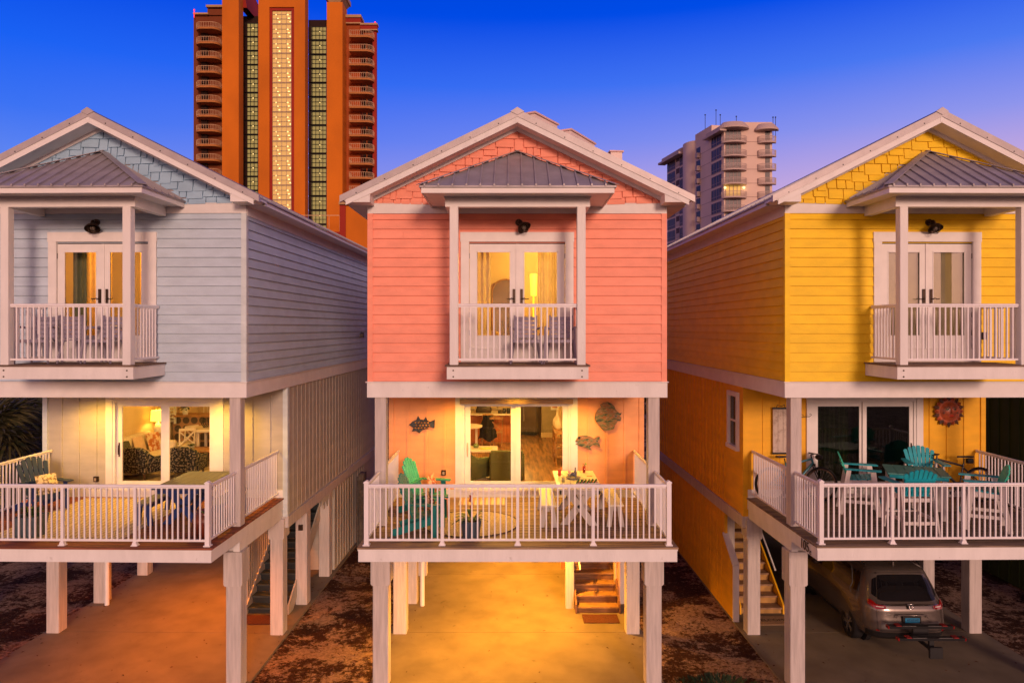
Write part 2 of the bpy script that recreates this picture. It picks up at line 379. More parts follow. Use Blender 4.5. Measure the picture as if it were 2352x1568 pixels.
def french_door(house, glassm):
    Y = .03
    cs = MB()   # casing and head
    cs.box(-1.085, -.045, 6.29, -.925, .02, 8.775); cs.box(.925, -.045, 6.29, 1.085, .02, 8.775); cs.box(-1.095, -.05, 8.60, 1.095, .02, 8.785)
    cs.box(-.925, -.03, 6.29, .925, .02, 6.535)
    cs.box(-.94, -.04, 6.53, .94, .06, 6.548)
    cs.build('door_casing', WHITE, house)
    MB().box(-.925, .005, 8.565, .925, .06, 8.6).build('door_gap', BLACK, house)
    for s in (-1, 1):
        xa, xb = (-.918, -.006) if s < 0 else (.006, .918)
        g0, g1 = (-.785, -.13) if s < 0 else (.125, .78)
        d = MB(); d.box(xa, 0, 6.55, g0, Y+.02, 8.56); d.box(g1, 0, 6.55, xb, Y+.02, 8.56)
        d.box(g0, 0, 8.415, g1, Y+.02, 8.56); d.box(g0, 0, 6.55, g1, Y+.02, 6.785)
        for m0, m1, n0, n1 in ((g0, g0+.014, 6.785, 8.415), (g1-.014, g1, 6.785, 8.415)): d.box(m0, -.008, n0, m1, 0, n1)
        d.box(g0, -.008, 8.40, g1, 0, 8.415); d.box(g0, -.008, 6.785, g1, 0, 6.80)
        if s > 0: d.box(-.025, -.02, 6.55, .03, -.001, 8.56)
        do = d.build('door', WHITE, house)
        MB().box(g0, .018, 6.785, g1, .024, 8.415).build('pane', glassm, do)
        hx = -.062*1 if s < 0 else .085
        h = MB(); h.box(hx-.024, -.032, 7.42, hx+.024, -.021 if s > 0 else 0, 7.69); h.tube([(hx, -.03, 7.50), (hx, -.06, 7.50), (hx+s*.05, -.07, 7.512), (hx+s*.09, -.07, 7.493), (hx+s*.14, -.065, 7.505)], .010, 6)
        h.build('handle', BRONZE, do)
        hg = MB()
        for zz in (6.85, 7.2, 8.33): hg.box(xa-.012 if s < 0 else xb, -.012, zz-.05, xa if s < 0 else xb+.012, .01, zz+.05)
        hg.build('hinge', BRONZE, do)

def sliding_door(house, glassm, dark=False, handle_left=True, shade=False):
    Y = 2.35
    c = MB()
    c.box(-1.38, Y-.05, 3.30, -1.225, Y+.02, 5.6); c.box(1.225, Y-.05, 3.30, 1.38, Y+.02, 5.6); c.box(-1.225, Y-.045, 5.32, 1.225, Y+.02, 5.6)
    c.build('door_casing', WHITE, house)
    f = MB(); f.box(-1.225, Y-.03, 3.28, -1.17, Y+.1, 5.32); f.box(1.17, Y-.03, 3.28, 1.225, Y+.1, 5.32); f.box(-1.17, Y-.03, 5.27, 1.17, Y+.1, 5.32); f.box(-1.17, Y-.05, 3.28, 1.17, Y+.1, 3.325)
    f.box(-1.27, Y-.06, 3.275, 1.27, Y-.02, 3.30)
    f.build('door_frame', WHITE, house)
    if shade:
        MB().box(-1.27, Y-.14, 5.235, 1.27, Y-.055, 5.34).build('screen_housing', M('taupe_metal', (.30, .20, .16), .5), house, bevel=.008)
    for s in (-1, 1):
        if s < 0: xa, xb, yy = -1.168, -.0, Y+.045
        else: xa, xb, yy = -.03, 1.168, Y+.0
        z0, z1 = 3.33, 5.265
        sw = .125 if not dark else .09
        d = MB(); d.box(xa, yy, z0, xa+sw, yy+.04, z1); d.box(xb-sw, yy, z0, xb, yy+.04, z1); d.box(xa+sw, yy, z1-.10, xb-sw, yy+.04, z1); d.box(xa+sw, yy, z0, xb-sw, yy+.04, z0+.14)
        do = d.build('sliding_door', WHITE, house)
        MB().box(xa+sw, yy+.016, z0+.14, xb-sw, yy+.022, z1-.10).build('pane', glassm, do)
        if (s < 0) == handle_left:
            hx = xa+.06 if s < 0 else xb-.05
            h = MB(); h.box(hx-.014, yy-.012, 4.02, hx+.014, yy, 4.34); h.tube([(hx, yy, 4.06), (hx, yy-.045, 4.08), (hx, yy-.05, 4.18), (hx, yy-.045, 4.28), (hx, yy, 4.30)], .009, 6)
            h.build('handle', BRONZE if not shade else M('cream_metal', (.6, .45, .35), .4), do)

def stilt_house(key, label, sid, low, cor, glow=None, full=True, mirror=1, decky=-1.33, deckm=None, stair_m=None, deck_stain=None):
    cx, yaw, sx = HOUSES[key]
    H = thing('stilt_house', label, 'house', (cx, 13.7, 0), R(yaw), None, sx)
    W = 2.87; DEP = 12.8; rs = 2.87
    dark = key == 'yellow'
    # --- upper storey walls
    c = MB(); T = .14
    c.box(-W+.02, 0, 5.7, -1.0, T, 9.3); c.box(1.0, 0, 5.7, W-.02, T, 9.3); c.box(-1.0, 0, 5.7, 1.0, T, 6.54); c.box(-1.0, 0, 8.58, 1.0, T, 9.3)
    c.prism([(-W+.02, 9.3), (W-.02, 9.3), (W-.02, 9.45), (0, 10.9), (-W+.02, 9.45)], 'y', 0, T)
    c.box(-W+.02, T, 5.7, -W+T, DEP, 9.4); c.box(W-T, T, 5.7, W-.02, DEP, 9.4); c.prism([(-W+.02, 5.7), (W-.02, 5.7), (W-.02, 9.45), (0, 10.9), (-W+.02, 9.45)], 'y', DEP-.1, DEP)
    siding(c, 'f', -W+.09, W-.09, 5.908, 9.143, holes=[(-1.09, 1.09, 6.27, 8.78)])
    for sd in 'lr': siding(c, sd, .06, DEP, 5.908, 9.30, ofs=W-.02)
    c.build('upper_wall', sid, H)
    # shingled gable
    g = MB(); rn = random.Random(hash(key) % 97 if False else len(key)); z = 9.32; row = 0
    while z < 10.95:
        x = -3.0+rn.uniform(0, .2)
        while x < 3.0:
            wd = rn.choice([.13, .19, .25, .31, .35])+rn.uniform(-.02, .02); dz = rn.choice([0, .03, .055, .0]); th = .018+rn.uniform(0, .008)
            g.prism([(-th-.034, z-dz), (-.022, z+.2), (0, z+.2), (0, z-dz)], 'x', x+.009, x+wd-.009); x += wd
        z += .168; row += 1
    sl = .512; dn = Vector((sl, 0, 1)).normalized(); top = 10.95
    gs = g.build('gable_shingles', BSH if key == 'blue' else sid, H, cuts=[((0, 0, top), (sl, 0, 1)), ((0, 0, top), (-sl, 0, 1)), ((0, 0, 9.355), (0, 0, -1))])
    # corner boards
    for s in (-1, 1): MB().prism([(s*(W-.09), -.036), (s*(W+.014), -.036), (s*(W+.014), .075), (s*(W-.02), .075), (s*(W-.02), 0), (s*(W-.09), 0)], 'z', 5.908, 9.143).build('corner_board', cor, H)
    # frieze, band and rake boards
    t = MB(); t.box(-W-.01, -.035, 9.143, W+.01, 0, 9.345); t.box(-W-.015, -.042, 9.335, W+.015, 0, 9.352)
    for s in (-1, 1):
        t.box(s*(W-.015), 0, 9.10, s*(W+.02), DEP, 9.29)
        for a0, a1 in (( -.03, 0),):
            t.prism([(s*(W+.0), 11.07-sl*W-.18), (0, 11.07-.18), (0, 11.07-.262), (s*(W+.0), 11.07-sl*W-.262)], 'y', -.085, 0)
    ts = t.build('frieze_board', WHITE, H)
    b = MB(); b.box(-W-.02, -.045, 5.605, W+.02, 0.14, 5.893); b.box(-W-.045, -.07, 5.893, W+.045, 0, 5.91)
    for s in (-1, 1): b.box(s*(W-.02), .14, 5.605, s*(W+.02), DEP, 5.893); b.box(s*(W-.02), 0, 5.893, s*(W+.045), DEP, 5.91)
    b.build('band_board', WORN if key == 'pink' else WHITE, H)
    # --- main roof
    r = MB(); YF, YB, HWd = -.45, DEP+.4, 3.28
    for s in (-1, 1):
        r.prism([(0, 11.07), (s*HWd, 11.07-sl*HWd), (s*HWd, 11.07-sl*HWd-.03), (0, 11.04)], 'y', YF+.02, YB)
        y = YF+.22
        while y < YB:
            r.prism([(0, 11.10), (s*HWd, 11.10-sl*HWd), (s*(HWd+.005), 11.07-sl*HWd-.02), (0, 11.06)], 'y', y-.012, y+.012); y += .235
    r.prism([(-.14, 11.035), (0, 11.12), (.14, 11.035), (0, 11.08)], 'y', YF-.01, YB)
    ro = r.build('roof', METAL, H)
    fl = MB()
    for s in (-1, 1):
        fl.prism([(0, 11.10), (s*(HWd+.03), 11.10-sl*(HWd+.03)), (s*(HWd+.03), 10.975-sl*(HWd+.03)), (0, 10.965)], 'y', YF-.045, YF+.03)
    fl.prism([(-.13, 11.05), (0, 11.135), (.13, 11.05), (0, 10.99)], 'y', YF-.06, YF)
    fl.build('rake_flashing', METALL, ro)
    sc = MB()
    for s in (-1, 1):
        for i in range(6):
            x = s*(.35+i*.53); z = 11.0-sl*abs(x); sc.cyl((x, YF-.05, z), (x, YF-.045, z), .012, n=8)
    sc.build('flashing_screw', DARKM, ro)
    fa = MB()
    for s in (-1, 1):
        fa.prism([(0, 10.99), (s*3.20, 10.99-sl*3.20), (s*3.20, 11.07-sl*3.20-.20), (s*2.6, 11.07-sl*2.6-.215), (0, 11.07-.215)], 'y', YF-.03, YF+.0)
        fa.prism([(s*2.75, 11.07-sl*2.75-.20), (s*3.25, 11.07-sl*3.25-.06), (s*3.25, 9.33), (s*3.18, 9.286), (s*2.75, 9.286)], 'y', YF-.018, -.047)      # boxed eave return
        fa.prism([(0, 11.035), (s*HWd, 11.035-sl*HWd), (s*HWd, 11.0-sl*HWd), (0, 10.90)], 'y', YF+.0, -.0)   # raking soffit
        fa.prism([(0, 10.90), (s*2.8, 10.90-sl*2.8), (s*2.8, 10.875-sl*2.8), (0, 10.875)], 'y', YF, 0)
        fa.box(s*(W-.02), 0, 9.286, s*3.22, YB, 9.305); fa.box(s*3.22, 0, 9.286, s*3.25, YB, 11.03-sl*3.25)
    fa.box(-.03, YF-.035, 10.86, .03, YF-.03, 10.96)
    fa.build('fascia', WORN if key == 'pink' else WHITE, ro)
    for o in (ro, *ro.children, ts, gs):
        for v in o.data.vertices:
            if v.co.z > 9.29: v.co.z -= .088*max(0, 1-abs(v.co.x)/HWd)
    # --- balcony roof: half pyramid against the wall
    hp = MB(); ex, ey, ez, az = 1.683, -1.59, 9.372, 10.325
    A = (0, -.02, az); FL, FR = (-ex, ey, ez), (ex, ey, ez); BL, BR = (-ex, -.02, ez), (ex, -.02, ez)
    hp.add([A, FL, FR, BL, BR, (0, -.02, az-.03), (-ex, ey, ez-.03), (ex, ey, ez-.03), (-ex, -.02, ez-.03), (ex, -.02, ez-.03)], [(0, 1, 2), (0, 3, 1), (0, 2, 4), (5, 7, 6), (5, 6, 8), (5, 9, 7), (1, 6, 7, 2), (3, 8, 6, 1), (2, 7, 9, 4)])
    fz = lambda y: ez+(az-ez)*(y-ey)/(-.02-ey)
    x = -ex+.09
    while x < ex:
        yy = -.02-(-.02-ey)*abs(x)/ex
        if yy > ey+.05: hp.prism([(ey-.02, ez+.028), (yy, fz(yy)+.028), (yy, fz(yy)-.01), (ey-.02, ez-.012)], 'x', x-.014, x+.014)
        x += .238
    sz = lambda ax: ez+(az-ez)*(1-ax/ex)
    for s in (-1, 1):
        y = ey+.12
        while y < -.05:
            ax = ex*(1-(y-ey)/(-.02-ey)) ; ax = ex*(-.02-y)/(-.02-ey)
            hp.prism([(s*ax, sz(ax)+.028), (s*(ex+.02), ez+.028), (s*(ex+.02), ez-.012), (s*ax, sz(ax)-.01)], 'y', y-.014, y+.014); y += .238
    hr = hp.build('balcony_roof', METAL, H)
    cp = MB()
    for s in (-1, 1):
        e = Vector((s*(ex+.01), ey-.01, ez+.02)); a = Vector((0, -.02, az+.03)); cp.bar(e, a, .14, .012, up=(s*.3, -.3, 1))
        cp.prism([(0, az+.07), (s*ex, ez+.06), (s*ex, ez), (0, az)], 'y', -.032, -.024)
    cp.build('hip_cap', METAL, hr)
    sf = MB(); sf.box(-ex+.03, ey+.03, 9.25, ex-.03, ey+.055, 9.357)
    for s in (-1, 1): sf.box(s*(ex-.055), ey+.055, 9.25, s*(ex-.03), -.046, 9.357)
    sf.box(-ex+.055, ey+.055, 9.27, ex-.055, -.046, 9.285)
    sf.build('eave_fascia', WHITE, hr)
    bb = MB(); bb.box(-1.285, -1.13, 9.086, 1.285, -.99, 9.268)
    for s in (-1, 1): bb.box(s*1.145, -.99, 9.086, s*1.285, -.047, 9.268)
    bb.box(-1.3, -1.145, 9.235, 1.3, -1.13, 9.268)
    bb.build('balcony_beam', WHITE, H)
    # --- balcony floor, posts, railing
    p = MB(); p.box(-1.255, -1.13, 6.035, 1.255, -1.09, 6.255); p.box(-1.255, -1.09, 6.035, -1.215, -.03, 6.255); p.box(1.215, -1.09, 6.035, 1.255, -.03, 6.255); p.box(-1.2, -1.08, 6.1, 1.2, -.03, 6.2)
    po = p.build('balcony_platform', WORN, H)
    fb = MB(); 
    for i in range(8): fb.box(-1.285, -1.155+i*.141, 6.257, 1.285, -1.155+i*.141+.134, 6.285)
    fb.build('floor_boards', M('weathered_decking', (.16, .10, .07), .75, .35, 5, (.5, 4, 4), .4), po)
    for x in (-1.14, 1.14):
        for zz in (6.08, 6.19): MB().cyl((x, -1.142, zz), (x, -1.13, zz), .014, n=8).build('bolt', BRONZE, po)
    for s in (-1, 1):
        MB().box(s*1.13-.075, -1.135, 6.287, s*1.13+.075, -.985, 9.086).build('balcony_post', WORN, H, bevel=.006, seg=1)
    rail(H, [((-1.055, -1.06), (1.055, -1.06)), ((-1.13, -.98), (-1.13, -.05)), ((1.13, -.98), (1.13, -.05))], 6.287, 7.37, name='balcony_railing', pitch=.105)
    french_door(H, CLEAR if not dark else glass('balcony_dark_glass', (.8, .8, .7), 1.6, .10))
    barn_light(H, -.12 if key == 'blue' else .03, 8.97, {'blue': .3, 'pink': .9, 'yellow': .1}[key])
    ob = MB(); ob.box(-1.28 if key != 'yellow' else 1.10, -.05, 6.72, -1.20 if key != 'yellow' else 1.19, -.02, 6.86)
    ob.build('outlet_cover', BRONZE, H)
    # --- porch: ceiling, posts
    MB().box(-W+.01, .14, 5.60, W-.01, 2.35, 5.66).build('porch_ceiling', M('porch_ceiling_paint', (.62, .58, .52), .6), H)
    for s in (-1, 1):
        MB().box(s*2.64-.11, .0, 3.122, s*2.64+.11, .22, 5.605).build('porch_post', PILEW, H, bevel=.008, seg=1)
    # --- lower storey
    c = MB(); Y = 2.35
    c.box(-W+.02, Y, 2.7, -1.225, Y+.12, 5.6); c.box(1.225, Y, 2.7, W-.02, Y+.12, 5.6); c.box(-1.225, Y, 5.3, 1.225, Y+.12, 5.6); c.box(-1.225, Y, 2.7, 1.225, Y+.12, 3.3)
    for s in (-1, 1): 
        if s < 0 and dark:
            c.box(-W+.02, Y+.12, 2.7, -W+.14, 2.75, 5.605); c.box(-W+.02, 3.3, 2.7, -W+.14, DEP, 5.605); c.box(-W+.02, 2.75, 2.7, -W+.14, 3.3, 4.2); c.box(-W+.02, 2.75, 5.35, -W+.14, 3.3, 5.605)
        else: c.box(s*(W-.14), Y+.12, 2.7, s*(W-.02), DEP, 5.605)
    c.box(-W+.02, DEP-.1, 2.7, W-.02, DEP, 5.605)
    for s in (-1, 1):
        x = 1.22+.41+ (0 if key != 'yellow' else -.06)
        while x < W-.12: c.box(s*x-.025, Y-.02, 3.3, s*x+.025, Y, 5.6); x += .41
        y = Y+.45; 
        while y < DEP:
            if not (s < 0 and dark and 2.62 < y < 3.42): c.box(s*(W-.02), y-.016, 2.72, s*(W-(.014 if s > 0 else .002)), y+.016, 5.603)
            y += .305
    c.build('lower_wall', low, H)
    for s in (-1, 1): MB().prism([(s*(W-.1), Y-.03), (s*(W+.012), Y-.03), (s*(W+.012), Y+.1), (s*(W-.02), Y+.1), (s*(W-.02), Y), (s*(W-.1), Y)], 'z', 2.7, 5.6).build('lower_corner_board', low if key != 'blue' else cor, H)
    bs = MB(); bs.box(-W+.1, Y-.03, 3.122, W-.1, Y, 3.30); 
    bs.build('baseboard', WHITE, H)
    lb_ = MB()
    for s in (-1, 1): lb_.box(s*(W-.14), 2.33, 2.45, s*(W+.03), DEP, 2.7)
    lb_.box(-W, DEP-.15, 2.45, W, DEP, 2.7)
    lb_.build('sill_beam', PILEW, H)
    sb = MB(); sb.box(-W+.14, 2.47, 2.58, W-.14, DEP-.15, 3.10)
    if False: pass
    sb.build('underfloor', M('underfloor_panel', (.42, .38, .33), .8), H)
    sliding_door(H, CLEAR if not dark else DARKGL, dark, not dark, key == 'pink')
    # --- deck
    D0 = decky; dk = MB(); y = D0-.02; rn = random.Random(5); dl = []
    while y < Y-.03:
        x0 = -2.80; cuts_ = [x0, rn.uniform(-1.5, 1.2), 2.80]
        for a0, a1 in zip(cuts_, cuts_[1:]): dk.box(a0+.002, y, 3.092+rn.uniform(0, .003), a1-.002, min(y+.136, Y-.03), 3.12+rn.uniform(-.0015, .0015))
        y += .142
    deck = dk.build('deck_boards', deckm, H)
    rb = MB(); rb.box(-2.78, D0, 2.87, 2.78, D0+.045, 3.088); rb.box(-2.79, D0-.006, 3.06, 2.79, D0, 3.088)
    for s in (-1, 1): rb.box(s*2.735, D0+.045, 2.87, s*2.78, Y-.03, 3.088); rb.box(s*2.63, -.05, 2.66, s*2.755, Y-.02, 2.868)
    rb.build('deck_rim_beam', WORN, H)
    jb = MB()
    for i in range(11): jb.box(-2.5+i*.5-.02, D0+.06, 2.88, -2.5+i*.5+.02, Y, 3.085)
    jb.box(-2.6, .02, 2.62, 2.6, .2, 2.86); jb.box(-2.6, 2.3, 2.5, 2.6, 2.45, 2.86)
    jb.build('deck_joist', WORN, H)
    nz = D0+.13; rx = 2.66
    fx = [rx*2*(i/4)-rx for i in (1, 2, 3)]
    rail(H, [((-rx+.04, nz), (rx-.04, nz)), ((-rx, nz+.04), (-rx, .0)), ((rx, nz+.04), (rx, .0)), ((-rx, .22), (-rx, Y-.03)), ((rx, .22), (rx, Y-.03))], 3.122, 4.19,
         [(-rx, nz), (rx, nz)], [(x, nz) for x in fx], 'deck_railing')
    # --- piles
    for i, y in enumerate((.1, 2.45, 4.2, 6.2, 8.4, 10.5, 12.6)):
        for s in (-1, 1):
            if i > 4 and s*mirror > 0: continue
            hwd = .15; pz = 2.66 if i == 0 else 2.58 if i == 1 else 2.45
            po = MB().box(s*2.63-hwd, y-hwd, 0, s*2.63+hwd, y+hwd, pz).build('pile', PILEW, H, bevel=.012, seg=1)
            if i < 2:
                zc = 2.0 if i == 0 else 2.2
                cpm = MB(); cpm.prism([(s*2.63-.185, zc+.03), (s*2.63-.155, zc), (s*2.63+.155, zc), (s*2.63+.185, zc+.03), (s*2.63+.185, 2.655), (s*2.63-.185, 2.655)], 'y', y-.18, y+.18)
                cpm.build('pile_cap', PILEW, po)
    # --- stair under the house
    sm = stair_m; x0, x1 = (1.48, 2.48) if mirror > 0 else (-2.52, -1.48); ys = 3.5
    tr = MB(); ri = MB()
    for i in range(13):
        tr.box(x0, ys+.27*i-.03, .15+.185*i, x1, ys+.27*i+.26, .19+.185*i); ri.box(x0+.01, ys+.27*i, .045 if i == 0 else .005+.185*i, x1-.01, ys+.27*i+.02, .15+.185*i)
    st = sub(H, 'stair'); tr.build('tread', sm[0], st); ri.build('riser', sm[1], st)
    sg = MB()
    for xx in (x0-.045, x1+.005): sg.prism([(ys-.06, .045), (ys+.25, .045), (ys+.27*13, 2.30), (ys+.27*13, 2.62), (ys+.27*12, 2.55), (ys-.06, .26)], 'x', xx, xx+.04)
    sg.build('stringer', sm[2], st)
    xi = x0-.12 if mirror > 0 else x1+.08
    hr_ = MB(); hr_.tube([(xi+.16*mirror*0+(.2 if mirror > 0 else -.2), ys+.1, 1.05), (xi+(.2 if mirror > 0 else -.2), ys+.27*9, 2.75-.05)], .022, 8); (hr_.build('handrail', WHITE, st) if key != 'blue' else None)
    if key == 'pink':
        MB().box(x0-.26, ys+.25, 0, x0-.05, ys+.47, 2.6).build('pile', PILEW, H, bevel=.01, seg=1)
        MB().box(x1+.06, ys+.4, .05, x1+.10, ys+3.4, 2.6).build('stair_wall', low, H)
    if key == 'blue':
        sl_ = MB()
        for i in range(22):
            y = ys+.15+i*.14; zt = 2.55; sl_.box(x0-.10, y, max(.06, .12+.68*(y-ys)), x0-.075, y+.10, zt)
        sl_.build('slat_screen', low, H)
        sk = MB()
        for i in range(14): y = 5.0+i*.11; sk.box(W-.12, y, 2.45-.08*(i % 3)-.25*min(1, i/5), W-.10, y+.085, 2.47)
        sk.build('slat_skirt', low, H)
    # --- ground level store room at the back
    e = MB()
    if mirror > 0:
        e.box(1.3, 6.6, .05, 2.78, 6.7, 2.5); e.box(2.68, 6.7, .05, 2.78, DEP-.2, 2.5); e.box(1.3, 6.7, .05, 1.38, DEP-.2, 2.5)
        yb = 6.9
        while yb < 10.4: e.box(2.78, yb, .1, 2.795, yb+.03, 2.48); yb += .3
    else:
        e.prism([(3.05, .05), (3.05, 1.34), (3.75, 1.83), (3.75, 2.5), (DEP, 2.5), (DEP, .05)], 'x', -2.85, -2.77)
        e.box(-2.77, 7.4, .05, -1.3, 7.5, 2.5)
        y = 4.0
        while y < DEP: e.box(-2.859, y-.018, .06, -2.85, y+.018, 2.45); y += .305
    e.build('store_wall', low, H)
    if mirror < 0:
        cpz = MB(); cpz.prism([(3.0, 1.33), (3.78, 1.87), (3.78, 1.93), (2.98, 1.38)], 'x', -2.89, -2.73); cpz.box(-2.88, 2.99, .05, -2.74, 3.05, 1.36); cpz.build('guard_cap', WHITE, H)
    MB().box(-2.5, DEP-.35, .05, 2.6, DEP-.25, 2.5).build('store_wall', M('back_wall_dark', (.10, .07, .05), .9), H)
    return H

def paint(name, col, var=.06):
    m = M(name, col, .55, var, 2.2, (1, 1, 3), .15, bscale=30)
    t = m.node_tree; b = t.nodes['Principled BSDF']; src = b.inputs['Base Color'].links[0].from_socket
    tcn = t.nodes.new('ShaderNodeTexCoord'); sp = t.nodes.new('ShaderNodeSeparateXYZ'); t.links.new(tcn.outputs['Object'], sp.inputs[0])
    m1 = t.nodes.new('ShaderNodeMath'); m1.operation = 'MULTIPLY_ADD'; m1.inputs[1].default_value = 1/.183; m1.inputs[2].default_value = -5.908/.183; t.links.new(sp.outputs['Z'], m1.inputs[0])
    m2 = t.nodes.new('ShaderNodeMath'); m2.operation = 'FLOOR'; t.links.new(m1.outputs[0], m2.inputs[0]); wn = t.nodes.new('ShaderNodeTexWhiteNoise'); wn.noise_dimensions = '1D'; t.links.new(m2.outputs[0], wn.inputs['W'])
    m3 = t.nodes.new('ShaderNodeMapRange'); m3.inputs[3].default_value = .95; m3.inputs[4].default_value = 1.03; t.links.new(wn.outputs['Value'], m3.inputs[0])
    vm = t.nodes.new('ShaderNodeVectorMath'); vm.operation = 'SCALE'; t.links.new(src, vm.inputs[0]); t.links.new(m3.outputs[0], vm.inputs[3])
    n = t.nodes.new('ShaderNodeTexNoise'); n.inputs['Scale'].default_value = 1.6; n.inputs['Detail'].default_value = 9; n.inputs['Roughness'].default_value = .7; t.links.new(tcn.outputs['Object'], n.inputs[0])
    r = t.nodes.new('ShaderNodeMapRange'); r.inputs[1].default_value = .35; r.inputs[2].default_value = .75; r.inputs[3].default_value = 1.02; r.inputs[4].default_value = .93; t.links.new(n.outputs['Fac'], r.inputs[0])
    v2 = t.nodes.new('ShaderNodeVectorMath'); v2.operation = 'SCALE'; t.links.new(vm.outputs[0], v2.inputs[0]); t.links.new(r.outputs[0], v2.inputs[3]); t.links.new(v2.outputs[0], b.inputs['Base Color'])
    return m
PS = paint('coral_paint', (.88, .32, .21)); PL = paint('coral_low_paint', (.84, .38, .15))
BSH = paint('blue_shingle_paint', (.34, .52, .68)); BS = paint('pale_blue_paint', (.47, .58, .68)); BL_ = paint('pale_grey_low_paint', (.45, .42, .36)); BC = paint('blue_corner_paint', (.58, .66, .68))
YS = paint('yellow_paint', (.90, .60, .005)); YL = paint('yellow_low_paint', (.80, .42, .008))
def deckmat(name, a, b): return M(name, a, .7, .3, 3.0, (.4, 7, 4), .35, col2=b, det=8)
DKP = deckmat('pine_decking', (.20, .12, .07), (.42, .28, .16)); DKB = deckmat('red_brown_decking', (.16, .045, .02), (.34, .10, .045)); DKY = deckmat('grey_brown_decking', (.13, .09, .06), (.26, .18, .12))
WOODT = M('stair_tread_wood', (.30, .17, .08), .7, .3, 6, (.5, 6, 6), .3); WOODR = M('stair_riser_wood', (.20, .10, .05), .75, .3, 6, (.5, 6, 6), .3)
GRN = M('dark_teal_stair_paint', (.045, .06, .06), .5, .2, 5); GRN2 = M('dark_teal_riser_paint', (.02, .03, .035), .5, .2, 5)
TAN = M('tan_stair_tread', (.26, .15, .08), .7, .25, 6); TAN2 = M('tan_stair_riser', (.40, .22, .06), .7, .2, 6)
HB = stilt_house('blue', 'pale blue stilt house with blue shingled gable, leftmost of the row', BS, BL_, BC, deckm=DKB, stair_m=(GRN, GRN2, BL_))
HP = stilt_house('pink', 'coral pink stilt house in the middle of the row', PS, PL, PS, deckm=DKP, stair_m=(WOODT, WOODR, WOODR))
HY = stilt_house('yellow', 'bright yellow stilt house with parked car underneath', YS, YL, YS, mirror=-1, decky=-1.22, deckm=DKY, stair_m=(TAN, TAN2, YL))

# ------------------------------------------------------------------ rooms behind the glass
def room(H, y0, y1, z0, z1, wall, floor, name, xw=2.7, back=True):
    o = sub(H, name)
    w_ = MB(); w_.box(-xw-.03, y0, z0, -xw, y1, z1); w_.box(xw, y0, z0, xw+.03, y1, z1); w_.box(-xw, y1-.04, z0, xw, y1, z1); w_.build('room_wall', wall, o)
    MB().box(-xw, y0, z1, xw, y1, z1+.03).build('room_ceiling', wall, o)
    MB().box(-xw, y0, z0-.03, xw, y1, z0).build('room_floor', floor, o)
    return o
def planks(name, a, b): return M(name, a, .35, .3, 2.0, (7, .7, 1), .1, col2=b, det=9, spec=.5)
WF = planks('oak_floor', (.16, .07, .025), (.40, .20, .07)); DF = planks('dark_floor', (.08, .04, .02), (.2, .1, .05))
room(HP, 2.48, 12.2, 3.14, 5.58, CREAM, WF, 'living_room'); room(HP, .15, 4.6, 6.3, 9.0, CREAM, WF, 'bedroom')
room(HB, 2.48, 9.6, 3.14, 5.58, CREAM, DF, 'living_room'); room(HB, .15, 4.2, 6.3, 9.0, CREAM, DF, 'bedroom')
room(HY, 2.48, 8.0, 3.14, 5.58, M('dim_wall', (.30, .22, .14), .8), DF, 'living_room'); room(HY, .15, 3.0, 6.3, 9.0, CREAM, DF, 'bedroom')
AM = (1, .60, .16); YEL = (1, .50, .03); OR = (1, .42, .05)
def downlight(H, x, y, z, e, col, r=.07, spot=150, name='ceiling_lamp', lens=6):
    o = MB().cyl((x, y, z), (x, y, z-.02), r+.02, n=18).build(name, WHITE, H)
    MB().cyl((x, y, z-.021), (x, y, z-.026), r, n=18).build('lens', EM('lens_'+'_'.join(f'{int(c*100)}' for c in col)+f'_{lens}', col, lens), o)
    point(H, (x, y, z-.06), e, col, r, spot=spot)
def ceiling_globe(H, x, y, z, e, col):
    o = MB().cyl((x, y, z), (x, y, z-.03), .10, n=18).build('ceiling_lamp', WHITE, H); MB().sphere((x, y, z-.10), .09, 8).build('globe', EM('globe_'+'_'.join(f'{int(c*100)}' for c in col), col, 5), o)
    point(H, (x, y, z-.30), e, col, .09)
LIGHTS = dict(pin=620, bin=290)
for H, e in ((HP, LIGHTS['pin']), (HB, LIGHTS['bin'])):
    for xx, yy in ((-1.2, 4.6), (1.2, 4.6), (0, 8.6)): ceiling_globe(H, xx, yy, 5.58, e*.33, AM)
ceiling_globe(HP, .9, 2.6, 9.0, 330, (1, .62, .13)); ceiling_globe(HB, -.4, 1.6, 9.0, 210, (1, .50, .07))
for x in (-1.3, 1.3): downlight(HP, x, 1.55, 5.60, 150, YEL)
downlight(HP, 0, 1.75, 5.60, 150, YEL)
for x in (-1.5, 1.5): downlight(HB, x, 1.6, 5.60, 215, YEL)
for x, y in ((-.9, .9), (.7, 3.2), (0, 6.5)): downlight(HP, x, y, 2.86 if y < 2 else 2.57, 1200, (1, .39, .028))
for x, y in ((.8, .9), (.3, 4.2)): downlight(HB, x, y, 2.86 if y < 2 else 2.57, 620, (1, .21, .005))

